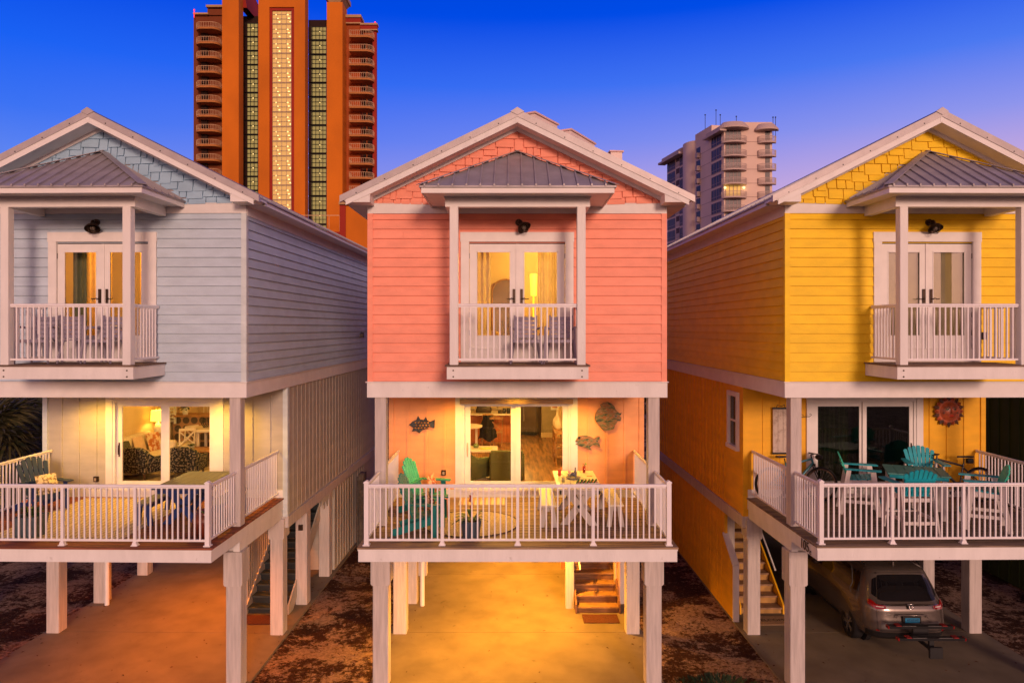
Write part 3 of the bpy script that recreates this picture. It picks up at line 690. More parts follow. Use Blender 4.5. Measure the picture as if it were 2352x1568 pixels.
# ------------------------------------------------------------------ furniture
def chair_adirondack(name, label, seatm, legm, tall=False, group=None, backm=None):
    """front faces -y"""
    t = thing(name, label, 'chair', group=group)
    hz = .36 if tall else 0.0; backm = backm or seatm
    # fan back
    b = MB(); n = 6 if not tall else 7; base = Vector((0, .20, .33+hz)); up = Vector((0, .36, .93)).normalized(); H_ = .80 if not tall else .56
    for i in range(n):
        u = (i-(n-1)/2)/((n-1)/2); x0 = u*.19; x1 = u*.27; h = H_*(1-.16*u*u)
        nrm = Vector((0, -.93, .36)).normalized(); wv0 = .026 if n == 7 else .032; wv1 = .037 if n == 7 else .045
        lo = base+Vector((x0, 0, 0)); hi = base+Vector((x1, 0, 0))+up*h; up2 = hi+up*.015
        pts = [lo-Vector((wv0, 0, 0)), lo+Vector((wv0, 0, 0)), hi+Vector((wv1, 0, 0))-up*(.015 if u > 0 else 0), up2, hi-Vector((wv1, 0, 0))-up*(.015 if u < 0 else 0)]
        b.add([p+nrm*.011 for p in pts]+[p-nrm*.011 for p in pts], [(0,1,2,3,4), (9,8,7,6,5)]+[(k, k+5, (k+1) % 5+5, (k+1) % 5) for k in range(5)])
    for s_, wd in ((.16, .44), (H_*.62, .56)):
        c = base+up*s_+Vector((0, .02, -.005)); b.bar(c-Vector((wd/2, 0, 0)), c+Vector((wd/2, 0, 0)), .022, .06, up=tuple(up))
    b.build('backrest', backm, t)
    s = MB()
    for i in range(6):
        y = -.28+i*.088; z = .385+hz-.085*(i/5) if not tall else .395+hz-.04*(i/5)
        s.box(-.26, y, z-.02, .26, y+.078, z)
    s.build('seat', seatm, t)
    az = .58+hz if not tall else .50+hz+.06
    for sd in (-1, 1):
        a = MB(); a.prism([(sd*.27, -.38), (sd*.41, -.36), (sd*.42, -.2), (sd*.37, .30), (sd*.27, .34)], 'z', az, az+.024)
        a.build('arm', seatm, t)
        l = MB(); l.bar((sd*.315, -.22, az) if not tall else (sd*.30, -.22, az), (sd*.315, -.25, 0) if not tall else (sd*.32, -.33, 0), .03, .10, up=(0, 1, 0))
        l.build('leg', legm, t)
        l = MB()
        if tall:
            l.bar((sd*.30, .22, az), (sd*.32, .38, 0), .03, .085, up=(0, 1, 0)); 
        else: l.bar((sd*.285, -.26, .32), (sd*.285, .56, .04), .03, .13); 
        l.build('leg', legm, t)
    f = MB()
    if tall:
        for sd in (-1, 1): f.bar((sd*.31, -.30, .27), (sd*.31, .33, .27), .025, .06); f.bar((sd*.29, -.26, .68), (sd*.29, .28, .66), .025, .08)
        f.bar((-.31, -.31, .29), (.31, -.31, .29), .06, .025); f.bar((-.31, .34, .22), (.31, .34, .22), .025, .06); f.bar((-.29, .22, .62), (.29, .22, .62), .025, .07)
        f.build('frame', legm, t); MB().box(-.30, -.40, .27, .30, -.31, .295).build('footrest', seatm, t)
    else:
        f.bar((-.30, -.275, .33), (.30, -.275, .33), .025, .11); f.bar((-.33, .25, .60), (.33, .25, .60), .05, .03); f.build('frame', seatm, t)
    return t
def place(o, x, y, z, rz): o.location = (x, y, z); o.rotation_euler = (0, 0, R(rz)); return o
DZ = 3.123
TEAL = M('teal_lumber', (.03, .36, .26), .5, .12, 5); TEALD = M('deep_teal_lumber', (.01, .20, .19), .5, .12, 5)
NAVY = M('dark_blue_paint', (.018, .04, .095), .55, .15, 5); NAVYL = M('navy_legs', (.012, .035, .16), .5, .15, 5)
AQUA = M('aqua_lumber', (.01, .34, .42), .45, .1, 5); AQUAW = M('white_lumber', (.70, .64, .60), .5, .06, 5); MINT = M('mint_lumber', (.05, .50, .34), .5, .1, 5)
a1 = place(chair_adirondack('adirondack_chair', 'dark teal adirondack chair nearest the railing on the pink house deck', TEALD, TEALD, group='adirondack chairs on the pink house deck'), -1.62, 13.30, DZ, 84)
a2 = place(chair_adirondack('adirondack_chair', 'light green backed adirondack chair beside the pink house wall', TEAL, TEALD, group='adirondack chairs on the pink house deck', backm=MINT), -1.76, 14.85, DZ, 74)
b1 = place(chair_adirondack('adirondack_chair', 'dark blue adirondack chair with patterned pillow by the pale house wall', NAVY, NAVYL, group='blue adirondack chairs'), -9.80, 14.85, DZ, 62)
b2 = dup(b1, (-10.72, 13.55, DZ), R(100), 'dark blue adirondack chair half cut off at the left edge of the picture')
# small teal side table between the two chairs, with wine glass, magazine and towel
t = thing('side_table', 'small teal side table with striped towel between the adirondack chairs', 'table', (-1.52, 14.12, DZ), R(80))
b = MB(); 
for i in range(5): b.box(-.23+i*.094, -.2, .45, -.23+i*.094+.085, .2, .47)
b.build('table_top', TEAL, t)
for sx_ in (-1, 1):
    for sy_ in (-1, 1): MB().box(sx_*.18-.03, sy_*.16-.02, 0, sx_*.18+.03, sy_*.16+.02, .45).build('leg', TEALD, t)
def stripes(name, c1, c2, sc, rot=0, dist=0):
    if name in MC: return MC[name]
    m = M(name, c1, .85, .05, 10); tt = m.node_tree; bb_ = tt.nodes['Principled BSDF']
    tcn = tt.nodes.new('ShaderNodeTexCoord'); mp = tt.nodes.new('ShaderNodeMapping'); mp.inputs['Rotation'].default_value = (0, 0, R(rot)); wv = tt.nodes.new('ShaderNodeTexWave'); wv.inputs['Scale'].default_value = sc; wv.inputs['Distortion'].default_value = dist
    r = tt.nodes.new('ShaderNodeValToRGB'); r.color_ramp.elements[0].color = (*c1, 1); r.color_ramp.elements[1].color = (*c2, 1); r.color_ramp.elements[0].position = .45; r.color_ramp.elements[1].position = .6
    tt.links.new(tcn.outputs['Object'], mp.inputs[0]); tt.links.new(mp.outputs[0], wv.inputs[0]); tt.links.new(wv.outputs['Fac'], r.inputs[0]); tt.links.new(r.outputs[0], bb_.inputs['Base Color'])
    return m
tw = MB(); tw.grid(lambda u, v: ((u-.5)*.22, -.25+.02*math.sin(u*9)-.012*v, .49-.42*v) if v > .12 else ((u-.5)*.22, -.25+(.12-v)*2.2, .485), 10, 16)
o = tag(tw.build('striped_towel', stripes('coral_stripes', (.7, .45, .33), (.65, .14, .08), 9)), 'coral and white striped towel hanging over the small teal table', 'towel'); o.location = (-1.52, 14.12, DZ); o.rotation_euler = (0, 0, R(84))
def wineglass(x, y, z, label, wine):
    t = thing('wine_glass', label, 'glass', (x, y, z)); MB().lathe([(.035, 0), (.034, .004), (.004, .01), (.004, .09), (.02, .105), (.042, .14), (.045, .17), (.036, .22)], n=16).build('bowl', CLEAR, t)
    MB().lathe([(0, .107), (.02, .109), (.039, .14), (.041, .165), (0, .165)], n=16).build('wine', wine, t); return t
wineglass(-1.42, 14.2, DZ+.472, 'glass of white wine on the small teal side table', M('white_wine', (.6, .45, .08), .2))
def pillow(x, y, z, rx, rz, label, mat, s=.22):
    m = MB(); m.grid(lambda u, v: ((u-.5)*2*s, (.5-abs(u-.5))*(.5-abs(v-.5))*.42*1, (v-.5)*2*s), 12, 12); m.grid(lambda u, v: ((u-.5)*2*s, -(.5-abs(u-.5))*(.5-abs(v-.5))*.42, (v-.5)*2*s), 12, 12)
    o = tag(m.build('cushion', mat), label, 'cushion'); o.location = (x, y, z); o.rotation_euler = (R(rx), 0, R(rz)); return o
PAT = M('cream_print_fabric', (.30, .22, .12), .9, .1, 16, col2=(.75, .62, .40), lo=.46, hi=.5); PAT2 = M('floral_print_fabric', (.12, .05, .05), .9, .1, 14, col2=(.60, .40, .26), lo=.48, hi=.53)
pillow(-1.55, 13.34, DZ+.56, -20, 84, 'dark floral cushion on the near teal adirondack chair', PAT2, .19); pillow(-1.66, 14.87, DZ+.56, -20, 74, 'coral printed cushion on the light green adirondack chair', M('coral_print', (.5, .12, .06), .9, .1, 16, col2=(.75, .5, .35), lo=.45, hi=.55), .19)
pillow(-9.68, 14.78, DZ+.57, -20, 62, 'cream patterned pillow on the dark blue adirondack chair', PAT, .21)
# pots and plants
LEAF = M('glossy_leaf', (.03, .08, .015), .35, .35, 10, spec=.6); LEAF2 = M('mid_leaf', (.06, .12, .02), .5, .4, 10); STEM = M('red_stem', (.30, .05, .03), .6)
def leaves(mb, n, h, r, ln, wd, rn, z0=0, rise=.6):
    for i in range(n):
        a = rn.uniform(0, 6.28); zb = z0+rn.uniform(0, h*.5); p = Vector((math.cos(a)*r*.2, math.sin(a)*r*.2, zb)); d = Vector((math.cos(a), math.sin(a), rn.uniform(.2, 1.6)*rise)).normalized(); L_ = ln*rn.uniform(.6, 1.15); sd = d.cross(Vector((0, 0, 1))).normalized()*wd*rn.uniform(.7, 1.2)
        pts = []
        for k in range(6):
            s_ = k/5; c = p+d*L_*s_+Vector((0, 0, -.55*L_*s_*s_)); wv = math.sin(math.pi*min(.97, s_*.93+.05)); pts += [c-sd*wv, c+Vector((0, 0, -.01)), c+sd*wv]
        mb.add(pts, [(3*k+j, 3*k+j+1, 3*k+j+4, 3*k+j+3) for k in range(5) for j in (0, 1)], True)
rn = random.Random(11)
t = thing('potted_plant', 'broad leaved plant with red flower spike in a blue grey pot', 'plant', (-.745, 12.86, DZ), 0)
MB().lathe([(0, 0), (.13, 0), (.15, .03), (.195, .33), (.20, .35), (.185, .35), (.17, .30), (0, .30)], n=28).build('pot', M('blue_grey_pot', (.075, .11, .16), .4), t)
MB().cyl((0, 0, .29), (0, 0, .305), .17, n=20).build('soil', M('soil', (.04, .02, .01), .9), t)
b = MB(); leaves(b, 16, .16, .3, .34, .05, rn, .3, 1.0); b.build('foliage', LEAF, t)
b = MB(); b.tube([(.0, 0, .3), (.02, 0, .5), (.0, -.02, .68), (-.03, 0, .8)], .006, 6); 
for i in range(5): b.sphere((.0+.02*math.sin(i*2), .01, .58+i*.06), .022, 5, (1, 1, 1.6))
b.build('flower_spike', STEM, t)
t = thing('potted_plant', 'leafy plant in a square grey pot at the railing of the pale blue house', 'plant', (-8.80, 12.98, DZ), R(5))
b = MB(); v0 = .17; v1 = .21
b.add([(-v0, -v0, 0), (v0, -v0, 0), (v0, v0, 0), (-v0, v0, 0), (-v1, -v1, .40), (v1, -v1, .40), (v1, v1, .40), (-v1, v1, .40), (-.18, -.18, .40), (.18, -.18, .40), (.18, .18, .40), (-.18, .18, .40), (-.18, -.18, .35), (.18, -.18, .35), (.18, .18, .35), (-.18, .18, .35)],
      [(0,3,2,1), (0,1,5,4), (1,2,6,5), (2,3,7,6), (3,0,4,7), (4,5,9,8), (5,6,10,9), (6,7,11,10), (7,4,8,11), (8,9,13,12), (9,10,14,13), (10,11,15,14), (11,8,12,15), (12,13,14,15)])
b.build('pot', M('slate_grey_pot', (.07, .10, .12), .6, .2, 8), t)
b = MB(); leaves(b, 60, .25, .2, .24, .025, rn, .38, 1.4); b.build('foliage', LEAF2, t)
b = MB(); 
for i in range(9): b.sphere((rn.uniform(-.15, .15), rn.uniform(-.15, .15), .5+rn.uniform(0, .25)), .018, 4)
b.build('flowers', M('pink_petals', (.7, .25, .12), .7), t)
t = thing('potted_plant', 'large glossy dark red ceramic pot in the deck corner of the pale blue house', 'plant', (-5.62, 13.02, DZ), 0)
MB().lathe([(0, 0), (.13, 0), (.17, .04), (.23, .22), (.235, .32), (.19, .43), (.20, .47), (.17, .47), (.16, .40), (0, .40)], n=28).build('pot', M('oxblood_glaze', (.13, .025, .012), .15, .4, 6, spec=.7, coat=.5), t)
b = MB(); leaves(b, 14, .08, .1, .16, .02, rn, .4, 1.2); b.build('foliage', LEAF2, t)
# rugs and mats
def weave(name, c1, c2, sc, strength=.5):
    m = M(name, c1, .95, .1, sc, col2=c2, lo=.4, hi=.6, bump=strength); return m
o = tag(MB().cyl((0, 0, 0), (0, 0, .012), .93, n=64).build('round_rug', weave('woven_jute', (.42, .31, .20), (.60, .47, .32), 40)), 'round cream woven rug on the pink house deck', 'rug'); o.location = (-.80, 13.86, DZ)
b = MB(); b.tube([(.93*math.cos(i*math.pi/32), .93*math.sin(i*math.pi/32), .012) for i in range(64)], .010, 6, True); e = b.build('edging', M('dark_edging', (.06, .03, .02), .9), o)
o = tag(MB().box(-.50, -.31, 0, .50, .31, .01).build('door_mat', stripes('striped_mat', (.62, .52, .36), (.48, .30, .18), 2.6)), 'cream striped mat outside the pink house sliding door', 'mat'); o.location = (-.66, 15.62, DZ)
rugm = M('cream_leaf_rug', (.50, .40, .26), .95, .1, 3); tt = rugm.node_tree; wv = tt.nodes.new('ShaderNodeTexWave'); wv.inputs['Scale'].default_value = 3.0; wv.inputs['Distortion'].default_value = 9; wv.inputs['Detail'].default_value = 1; wv.inputs['Detail Scale'].default_value = .6
tcn = tt.nodes.new('ShaderNodeTexCoord'); tt.links.new(tcn.outputs['Object'], wv.inputs[0]); r = tt.nodes.new('ShaderNodeValToRGB'); r.color_ramp.elements[0].color = (.40, .29, .16, 1); r.color_ramp.elements[1].color = (.62, .50, .33, 1); tt.links.new(wv.outputs['Fac'], r.inputs[0]); tt.links.new(r.outputs[0], tt.nodes['Principled BSDF'].inputs['Base Color'])
o = tag(MB().box(-1.25, -1.5, 0, 1.25, 1.5, .012).build('area_rug', rugm), 'large cream rug with leaf pattern on the pale blue house deck', 'rug'); o.location = (-8.30, 14.4, DZ)
# picnic tables and benches
def picnic(name, label, topm, legm, W_, L_, plk, tz=.76, rnd_end=True):
    t = thing(name, label, 'table'); b = MB(); n = plk; pw = W_/n
    for i in range(n): b.box(-W_/2+i*pw+.002, -L_/2, tz-.035, -W_/2+(i+1)*pw-.002, L_/2, tz)
    b.build('table_top', topm, t, bevel=.004, seg=1)
    a = MB(); a.box(-W_/2+.05, -L_/2+.06, tz-.12, W_/2-.05, -L_/2+.09, tz-.036); a.box(-W_/2+.05, L_/2-.09, tz-.12, W_/2-.05, L_/2-.06, tz-.036)
    for s_ in (-1, 1): a.box(s_*(W_/2-.05), -L_/2+.06, tz-.12, s_*(W_/2-.08), L_/2-.06, tz-.036)
    a.build('apron', legm, t)
    for s_ in (-1, 1):
        y = s_*(L_/2-.28); x_ = MB(); x_.bar((-W_*.36, y, tz-.09), (W_*.36, y, 0.05), .05, .14, up=(0, 1, 0)) if False else None
        for q in (-1, 1):
            yy = y+q*.026; x_.prism([(q*(W_*.40), tz-.04), (q*(W_*.40-.20), tz-.04), (-q*(W_*.42), 0), (-q*(W_*.42-.17), 0)][0:0] or [(q*W_*.40, tz-.04), (q*(W_*.40-.17), tz-.04), (-q*W_*.42, .0), (-q*(W_*.42-.17), .0)], 'y', yy-.024, yy+.024)
        x_.build('trestle', legm, t)
        MB().cyl((0, y-.06, tz*.48), (0, y+.06, tz*.48), .035, n=14).build('hub', DARKM, t)
    MB().box(-.03, -L_/2+.3, tz*.42, .03, L_/2-.3, tz*.54).build('stretcher', legm, t)
    return t
def bench(label, topm, legm, L_, grp, w_=.29, hz=.45):
    t = thing('bench', label, 'bench', group=grp); b = MB(); b.box(-w_/2, -L_/2, hz-.035, -.003, L_/2, hz); b.box(.003, -L_/2, hz-.035, w_/2, L_/2, hz); b.build('seat', topm, t, bevel=.004, seg=1)
    for s_ in (-1, 1):
        y = s_*(L_/2-.14)
        for q in (-1, 1): MB().prism([(q*.03, hz-.036), (q*.11, hz-.036), (q*.17, 0), (q*.08, 0)], 'y', y-.03, y+.03).build('leg', legm, t)
    MB().box(-.025, -L_/2+.16, hz-.16, .025, L_/2-.16, hz-.08).build('stretcher', legm, t); return t
WT = M('white_table_paint', (.72, .66, .52), .45, .05, 4); WL = M('grey_white_leg_paint', (.50, .46, .42), .6, .06, 4)
BT = M('blue_grey_table_boards', (.10, .105, .14), .6, .15, 4, (6, .5, 1), .1)
place(picnic('picnic_table', 'white picnic table set with drinks and watermelon on the pink house deck', WT, WL, .87, 1.72, 3), 1.30, 14.36, DZ, 0)
place(bench('white bench on the left side of the white picnic table', WT, WL, 1.62, 'white benches at the pink house table'), .70, 14.3, DZ, 0)
bw = [o for o in bpy.data.objects if o.name.startswith('bench') and o.parent is None][-1]
dup(bw, (1.99, 14.34, DZ), 0, 'white bench on the right side of the white picnic table')
place(picnic('picnic_table', 'navy picnic table with grey plank top on the pale blue house deck', BT, NAVYL, .96, 1.62, 6), -6.42, 14.36, DZ, 0)
bb2 = place(bench('grey and navy bench on the rug side of the navy picnic table', BT, NAVYL, 1.45, 'benches at the navy picnic table'), -7.12, 14.32, DZ, 0)
dup(bb2, (-5.72, 14.3, DZ), 0, 'grey and navy bench between the navy picnic table and the side railing')
# things on the white table
TZ = DZ+.762
def tumbler(x, y, label, liq, h=.15, ice=True, garnish=None):
    t = thing('drinking_glass', label, 'glass', (x, y, TZ)); MB().lathe([(.0, 0), (.028, 0), (.031, .01), (.038, h), (.036, h), (.029, .012)], n=16).build('cup', CLEAR, t)
    MB().lathe([(0, .01), (.029, .011), (.0345, h*.8), (0, h*.8)], n=16).build('drink', liq, t)
    if garnish: MB().cyl((.035, -.004, h), (.035, .004, h), .026, n=14).build('fruit_slice', garnish, t)
    return t
ICET = M('iced_tea', (.45, .07, .015), .15, .3, 30); LIME = M('lime', (.35, .45, .06), .5)
tumbler(1.52, 14.98, 'tall glass of iced tea with lemon at the far end of the white table', ICET, .19, garnish=LIME); tumbler(.98, 14.62, 'red fruit drink near the left edge of the white table', M('red_drink', (.6, .06, .03), .2, .4, 30), .17, garnish=M('orange_slice', (.7, .25, .03), .5)); tumbler(1.01, 14.0, 'glass of pale lemonade near the front of the white table', M('lemonade', (.5, .42, .18), .2, .3, 30), .15)
t = thing('serving_plate', 'round grey serving dish with a napkin on the white table', 'plate', (1.24, 14.42, TZ)); MB().lathe([(0, .004), (.10, .004), (.15, .03), (.155, .03), (.11, 0), (0, 0)], n=24).build('dish', M('pewter_dish', (.20, .18, .17), .35, metal=.3), t)
b = MB(); b.grid(lambda u, v: ((u-.5)*.12+.02*math.sin(v*7), (v-.5)*.10, .03+.10*math.sin(math.pi*u)*(.6+.4*math.sin(v*9))), 10, 10); b.build('napkin', M('blue_grey_napkin', (.14, .14, .18), .9), t)
t = thing('bud_vase', 'small dark bottle beside the serving dish on the white table', 'bottle', (1.31, 14.68, TZ)); MB().lathe([(0, 0), (.03, 0), (.032, .08), (.012, .12), (.012, .17), (.016, .175)], n=14).build('bottle_body', M('smoky_glass', (.08, .07, .09), .15), t)
t = thing('flower_bowl', 'small white bowl of pink flowers on the white table', 'bowl', (1.19, 14.72, TZ)); MB().lathe([(0, 0), (.03, 0), (.05, .05), (.048, .05), (.028, .008)], n=16).build('cup', WHITE, t)
b = MB(); 
for i in range(9): b.sphere((rn.uniform(-.03, .03), rn.uniform(-.03, .03), .06+rn.uniform(0, .02)), .018, 4)
b.build('flowers', M('pale_pink_petals', (.75, .45, .42), .8), t)
t = thing('fruit_platter', 'white platter of watermelon slices at the front of the white table', 'platter', (1.47, 14.0, TZ), R(6)); MB().box(-.24, -.09, 0, .24, .09, .014).build('tray', WT, t, bevel=.005)
for i in range(6):
    m = MB(); x = -.19+i*.07; pts = [(x+.05*0+.001*0, 0)]; 
    m.prism([(-.07+.14*k/8, .018+.062*(1-((k-4)/4)**2)) for k in range(9)], 'y', -.012, .012); s_ = m.build('melon_slice', M('melon_flesh', (.65, .08, .04), .5, .2, 20), t); s_.location = (x, 0, .0); s_.rotation_euler = (R(28), 0, R(62))
    m = MB(); m.prism([(-.078+.156*k/8, .018+.072*(1-((k-4)/4)**2)) for k in range(9)]+[(-.07+.14*k/8, .016+.064*(1-((k-4)/4)**2)) for k in range(8, -1, -1)], 'y', -.013, .013); q = m.build('melon_rind', M('melon_rind', (.05, .16, .02), .5), t); q.location = (x, 0, .0); q.rotation_euler = (R(28), 0, R(62))
for i, (x, y, lab) in enumerate(((1.0, 14.92-.1, 'coral leaf coaster at the far left corner of the white table'), (1.60, 14.66, 'coral leaf coaster at the right edge of the white table'), (.99, 13.82+.05, 'coral leaf coaster at the near left corner of the white table'), (1.62, 14.2, 'coral leaf coaster behind the watermelon platter'), (1.22, 14.9, 'coral leaf coaster behind the bowl of pink flowers'))):
    o = tag(MB().prism([(.08*math.cos(k*.785)*(1 if k % 2 else .7), .045*math.sin(k*.785)*(1 if k % 2 else .7)) for k in range(8)], 'z', 0, .004).build('coaster', M('coral_coaster', (.65, .22, .10), .8)), lab, 'coaster', 'coral coasters'); o.location = (x, y, TZ)

# wall art on the pink house porch
WY = 13.7+2.35-.035
def flat_fish(name, label, body, mat, x, z, th=.03, extra=None):
    t = thing(name, label, 'wall art', (x, WY, z)); MB().prism(body, 'y', -th, .0).build('fish_body', mat, t, bevel=.004, seg=1); return t
def driftwood(name, cs, sc=7):
    m = M(name, cs[0], .75, .1, 5); tt = m.node_tree; n = tt.nodes.new('ShaderNodeTexNoise'); n.inputs['Scale'].default_value = sc; n.inputs['Detail'].default_value = 6; n.inputs['Distortion'].default_value = .8; tcn = tt.nodes.new('ShaderNodeTexCoord'); mp = tt.nodes.new('ShaderNodeMapping'); mp.inputs['Scale'].default_value = (1, 1, 3.2)
    r = tt.nodes.new('ShaderNodeValToRGB'); e = r.color_ramp.elements; e[0].color = (*cs[0], 1); e[0].position = .33; e[1].color = (*cs[-1], 1); e[1].position = .7
    for i, c in enumerate(cs[1:-1]): q = e.new(.33+.37*(i+1)/(len(cs)-1)); q.color = (*c, 1)
    tt.links.new(tcn.outputs['Object'], mp.inputs[0]); tt.links.new(mp.outputs[0], n.inputs[0]); tt.links.new(n.outputs['Fac'], r.inputs[0]); tt.links.new(r.outputs[0], tt.nodes['Principled BSDF'].inputs['Base Color']); return m
FM = driftwood('painted_driftwood', [(.02, .045, .055), (.09, .11, .05), (.22, .19, .12), (.28, .08, .02), (.34, .28, .22), (.03, .065, .065)])
def ell(a, b, t0, t1, n, cx=0, cz=0, wob=0, wn=0): return [(cx+(a+wob*math.sin(wn*t))*math.cos(t), cz+(b+wob*math.sin(wn*t))*math.sin(t)) for t in [t0+(t1-t0)*i/n for i in range(n+1)]]
X1 = (1393-1176)/101.6; Z1 = HC-(956-752)/101.6+.0
t = flat_fish('fish_plaque', 'large round painted driftwood fish on the pink house wall', ell(.27, .25, R(-172), R(-22), 14)+[(.31, -.10), (.33, -.03), (.30, .02), (.34, .09), (.30, .07), (.24, .12)]+ell(.26, .25, R(40), R(172), 12), FM, X1, Z1+.0)
MB().prism([(-.12, .20), (-.15, .27), (-.07, .32), (.02, .335), (.10, .30), (.17, .24), (.20, .16), (.1, .2)], 'y', -.035, -.004).build('fin', FM, t); MB().prism([(-.16, -.16), (-.13, -.26), (-.06, -.30), (0, -.315), (.08, -.30), (.16, -.27), (.18, -.20), (.1, -.19)], 'y', -.035, -.004).build('fin', FM, t)
X2 = (1350-1176)/101.6; Z2 = HC-(1013-752)/101.6
t = flat_fish('fish_plaque', 'small painted driftwood fish with open mouth below the round one', [(-.29, .0), (-.25, .08), (-.16, .135), (-.02, .14), (.08, .10), (.14, .07), (.22, .13), (.27, .12), (.26, .06), (.22, .0), (.29, -.12), (.27, -.135), (.12, -.07), (.04, -.12), (.09, -.19), (.02, -.175), (-.06, -.14), (-.2, -.09), (-.29, -.05), (-.22, -.02)], FM, X2, Z2)
MB().cyl((-.20, -.055, .09), (-.20, -.03, .09), .028, n=14).build('eye', M('eye_black_white', (.01, .01, .01), .3), t)
X3 = (970-1176)/101.6; Z3 = HC-(976.5-752)/101.6
t = flat_fish('fish_plaque', 'dark spiky fish with folded metal scales on the left of the pink house wall', [(-.29, .02), (-.21, .10), (-.13, .13), (-.09, .22), (-.04, .14), (.04, .13), (.09, .20), (.12, .12), (.18, .09), (.29, .14), (.28, -.06), (.17, -.02), (.12, -.07), (.02, -.09), (-.06, -.17), (-.13, -.12), (-.23, -.13), (-.19, -.05)], M('dark_patina', (.045, .05, .055), .5, .4, 14, metal=.4), X3, Z3)
b = MB(); r2 = random.Random(4)
for i in range(3):
    for j in range(5):
        x = -.16+j*.07+(i % 2)*.03; z = .07-i*.06; b.add([(x-.03, -.036, z), (x+.03, -.036, z+.028), (x+.03, -.036, z-.028), (x+.012, -.07, z)], [(0, 1, 3), (1, 2, 3), (2, 0, 3)])
b.build('scales', M('copper_scales', (.55, .28, .10), .4, .4, 12, metal=.5), t)
def outlet(key, x, z, label):
    p = hw(key, x, 2.33, z); t = thing('outlet_box', label, 'outlet', p, R(HOUSES[key][1])); MB().box(-.05, -.06, -.06, .05, -.002, .06).build('housing', BRONZE, t, bevel=.006, seg=1); MB().box(-.025, -.066, -.035, .022, -.061, .03).build('cover_window', M('pale_plastic', (.35, .27, .2), .4), t)
outlet('pink', -1.64, 3.68, 'bronze outlet box on the coral porch wall left of the sliding door'); outlet('blue', -1.60, 3.53, 'bronze outlet box on the pale porch wall left of the sliding door')

# balcony chairs: slatted lavender resin armchairs
LAV = M('lavender_resin', (.31, .28, .36), .45, .06, 6)
def resin(label):
    t = thing('resin_chair', label, 'chair', group='lavender slatted chairs on the balconies'); b = MB()
    for i in range(5): z = .50+i*.082; y = .20+i*.018; b.bar((-.185-.004*i, y, z), (.185+.004*i, y, z), .018, .072, up=(0, .2, 1))
    for s_ in (-1, 1): b.bar((s_*.20, .17, .40), (s_*.21, .29, .89), .035, .03, up=(1, 0, 0))
    b.build('backrest', LAV, t)
    b = MB(); 
    for i in range(6): b.box(-.23, -.22+i*.073, .42, .23, -.22+i*.073+.062, .44)
    b.box(-.24, -.235, .385, .24, -.222, .44); b.build('seat', LAV, t)
    for s_ in (-1, 1):
        MB().tube([(s_*.27, -.24, .655), (s_*.28, -.1, .67), (s_*.27, .12, .66), (s_*.215, .22, .63)], .022, 8).build('arm', LAV, t)
        MB().tube([(s_*.27, -.235, .66), (s_*.265, -.24, .42), (s_*.285, -.27, 0)], [.02, .024, .018], 8).build('leg', LAV, t); MB().tube([(s_*.22, .2, .42), (s_*.27, .30, 0)], [.026, .018], 8).build('leg', LAV, t)
    return t
rc = resin('lavender slatted chair standing before the middle of the pink house balcony door')
def rpos(o, key, x, y, rz): o.location = hw(key, x, y, 6.288); o.rotation_euler = (0, 0, R(rz))
rpos(rc, 'pink', .16, -.5, 0)
for key, x, y, rz, lab in (('pink', .80, -.5, -6, 'lavender slatted chair on the right of the pink house balcony'), ('blue', -.98, -.45, 8, 'lavender slatted chair on the left of the pale blue house balcony'),
                           ('blue', .28, -.4, -4, 'lavender slatted chair behind the balcony post of the pale blue house'), ('blue', -.2+.0, -.35, 175, 'lavender slatted chair turned outward at the pale blue house balcony door')):
    rpos(dup(rc, (0, 0, 0), 0, lab), key, x, y, rz)

# yellow house deck
tcG = 'tall teal and white chairs round the teal table'
c0 = place(chair_adirondack('tall_chair', 'tall teal chair turned sideways before the left half of the yellow house sliding door', AQUA, AQUAW, True, tcG, MINT), 7.22, 14.75, DZ, 70)
c1 = place(chair_adirondack('tall_chair', 'tall teal chair nearest the railing, seen from behind, at the teal table', AQUA, AQUAW, True, tcG), 7.52, 13.42, DZ, 180)
dup(c1, (8.88, 15.30, DZ), R(-14), 'tall teal chair behind the table facing the railing')
dup(c0, (9.05, 13.62, DZ), R(-116), 'tall teal chair at the right of the teal table with mint back edge on')
t = thing('counter_table', 'square teal plank table with white legs on the yellow house deck', 'table', (8.30, 14.60, DZ), R(-22))
b = MB(); 
for i in range(6): b.box(-.56+i*.187, -.50, .865, -.56+i*.187+.18, .50, .895)
b.build('table_top', M('grey_teal_boards', (.07, .24, .22), .5, .12, 4), t, bevel=.004, seg=1)
MB().box(-.52, -.46, .79, .52, .46, .864).build('apron', AQUA, t)
for sx_ in (-1, 1):
    for sy_ in (-1, 1): MB().box(sx_*.46-.045, sy_*.40-.045, 0, sx_*.46+.045, sy_*.40+.045, .79).build('leg', AQUAW, t)

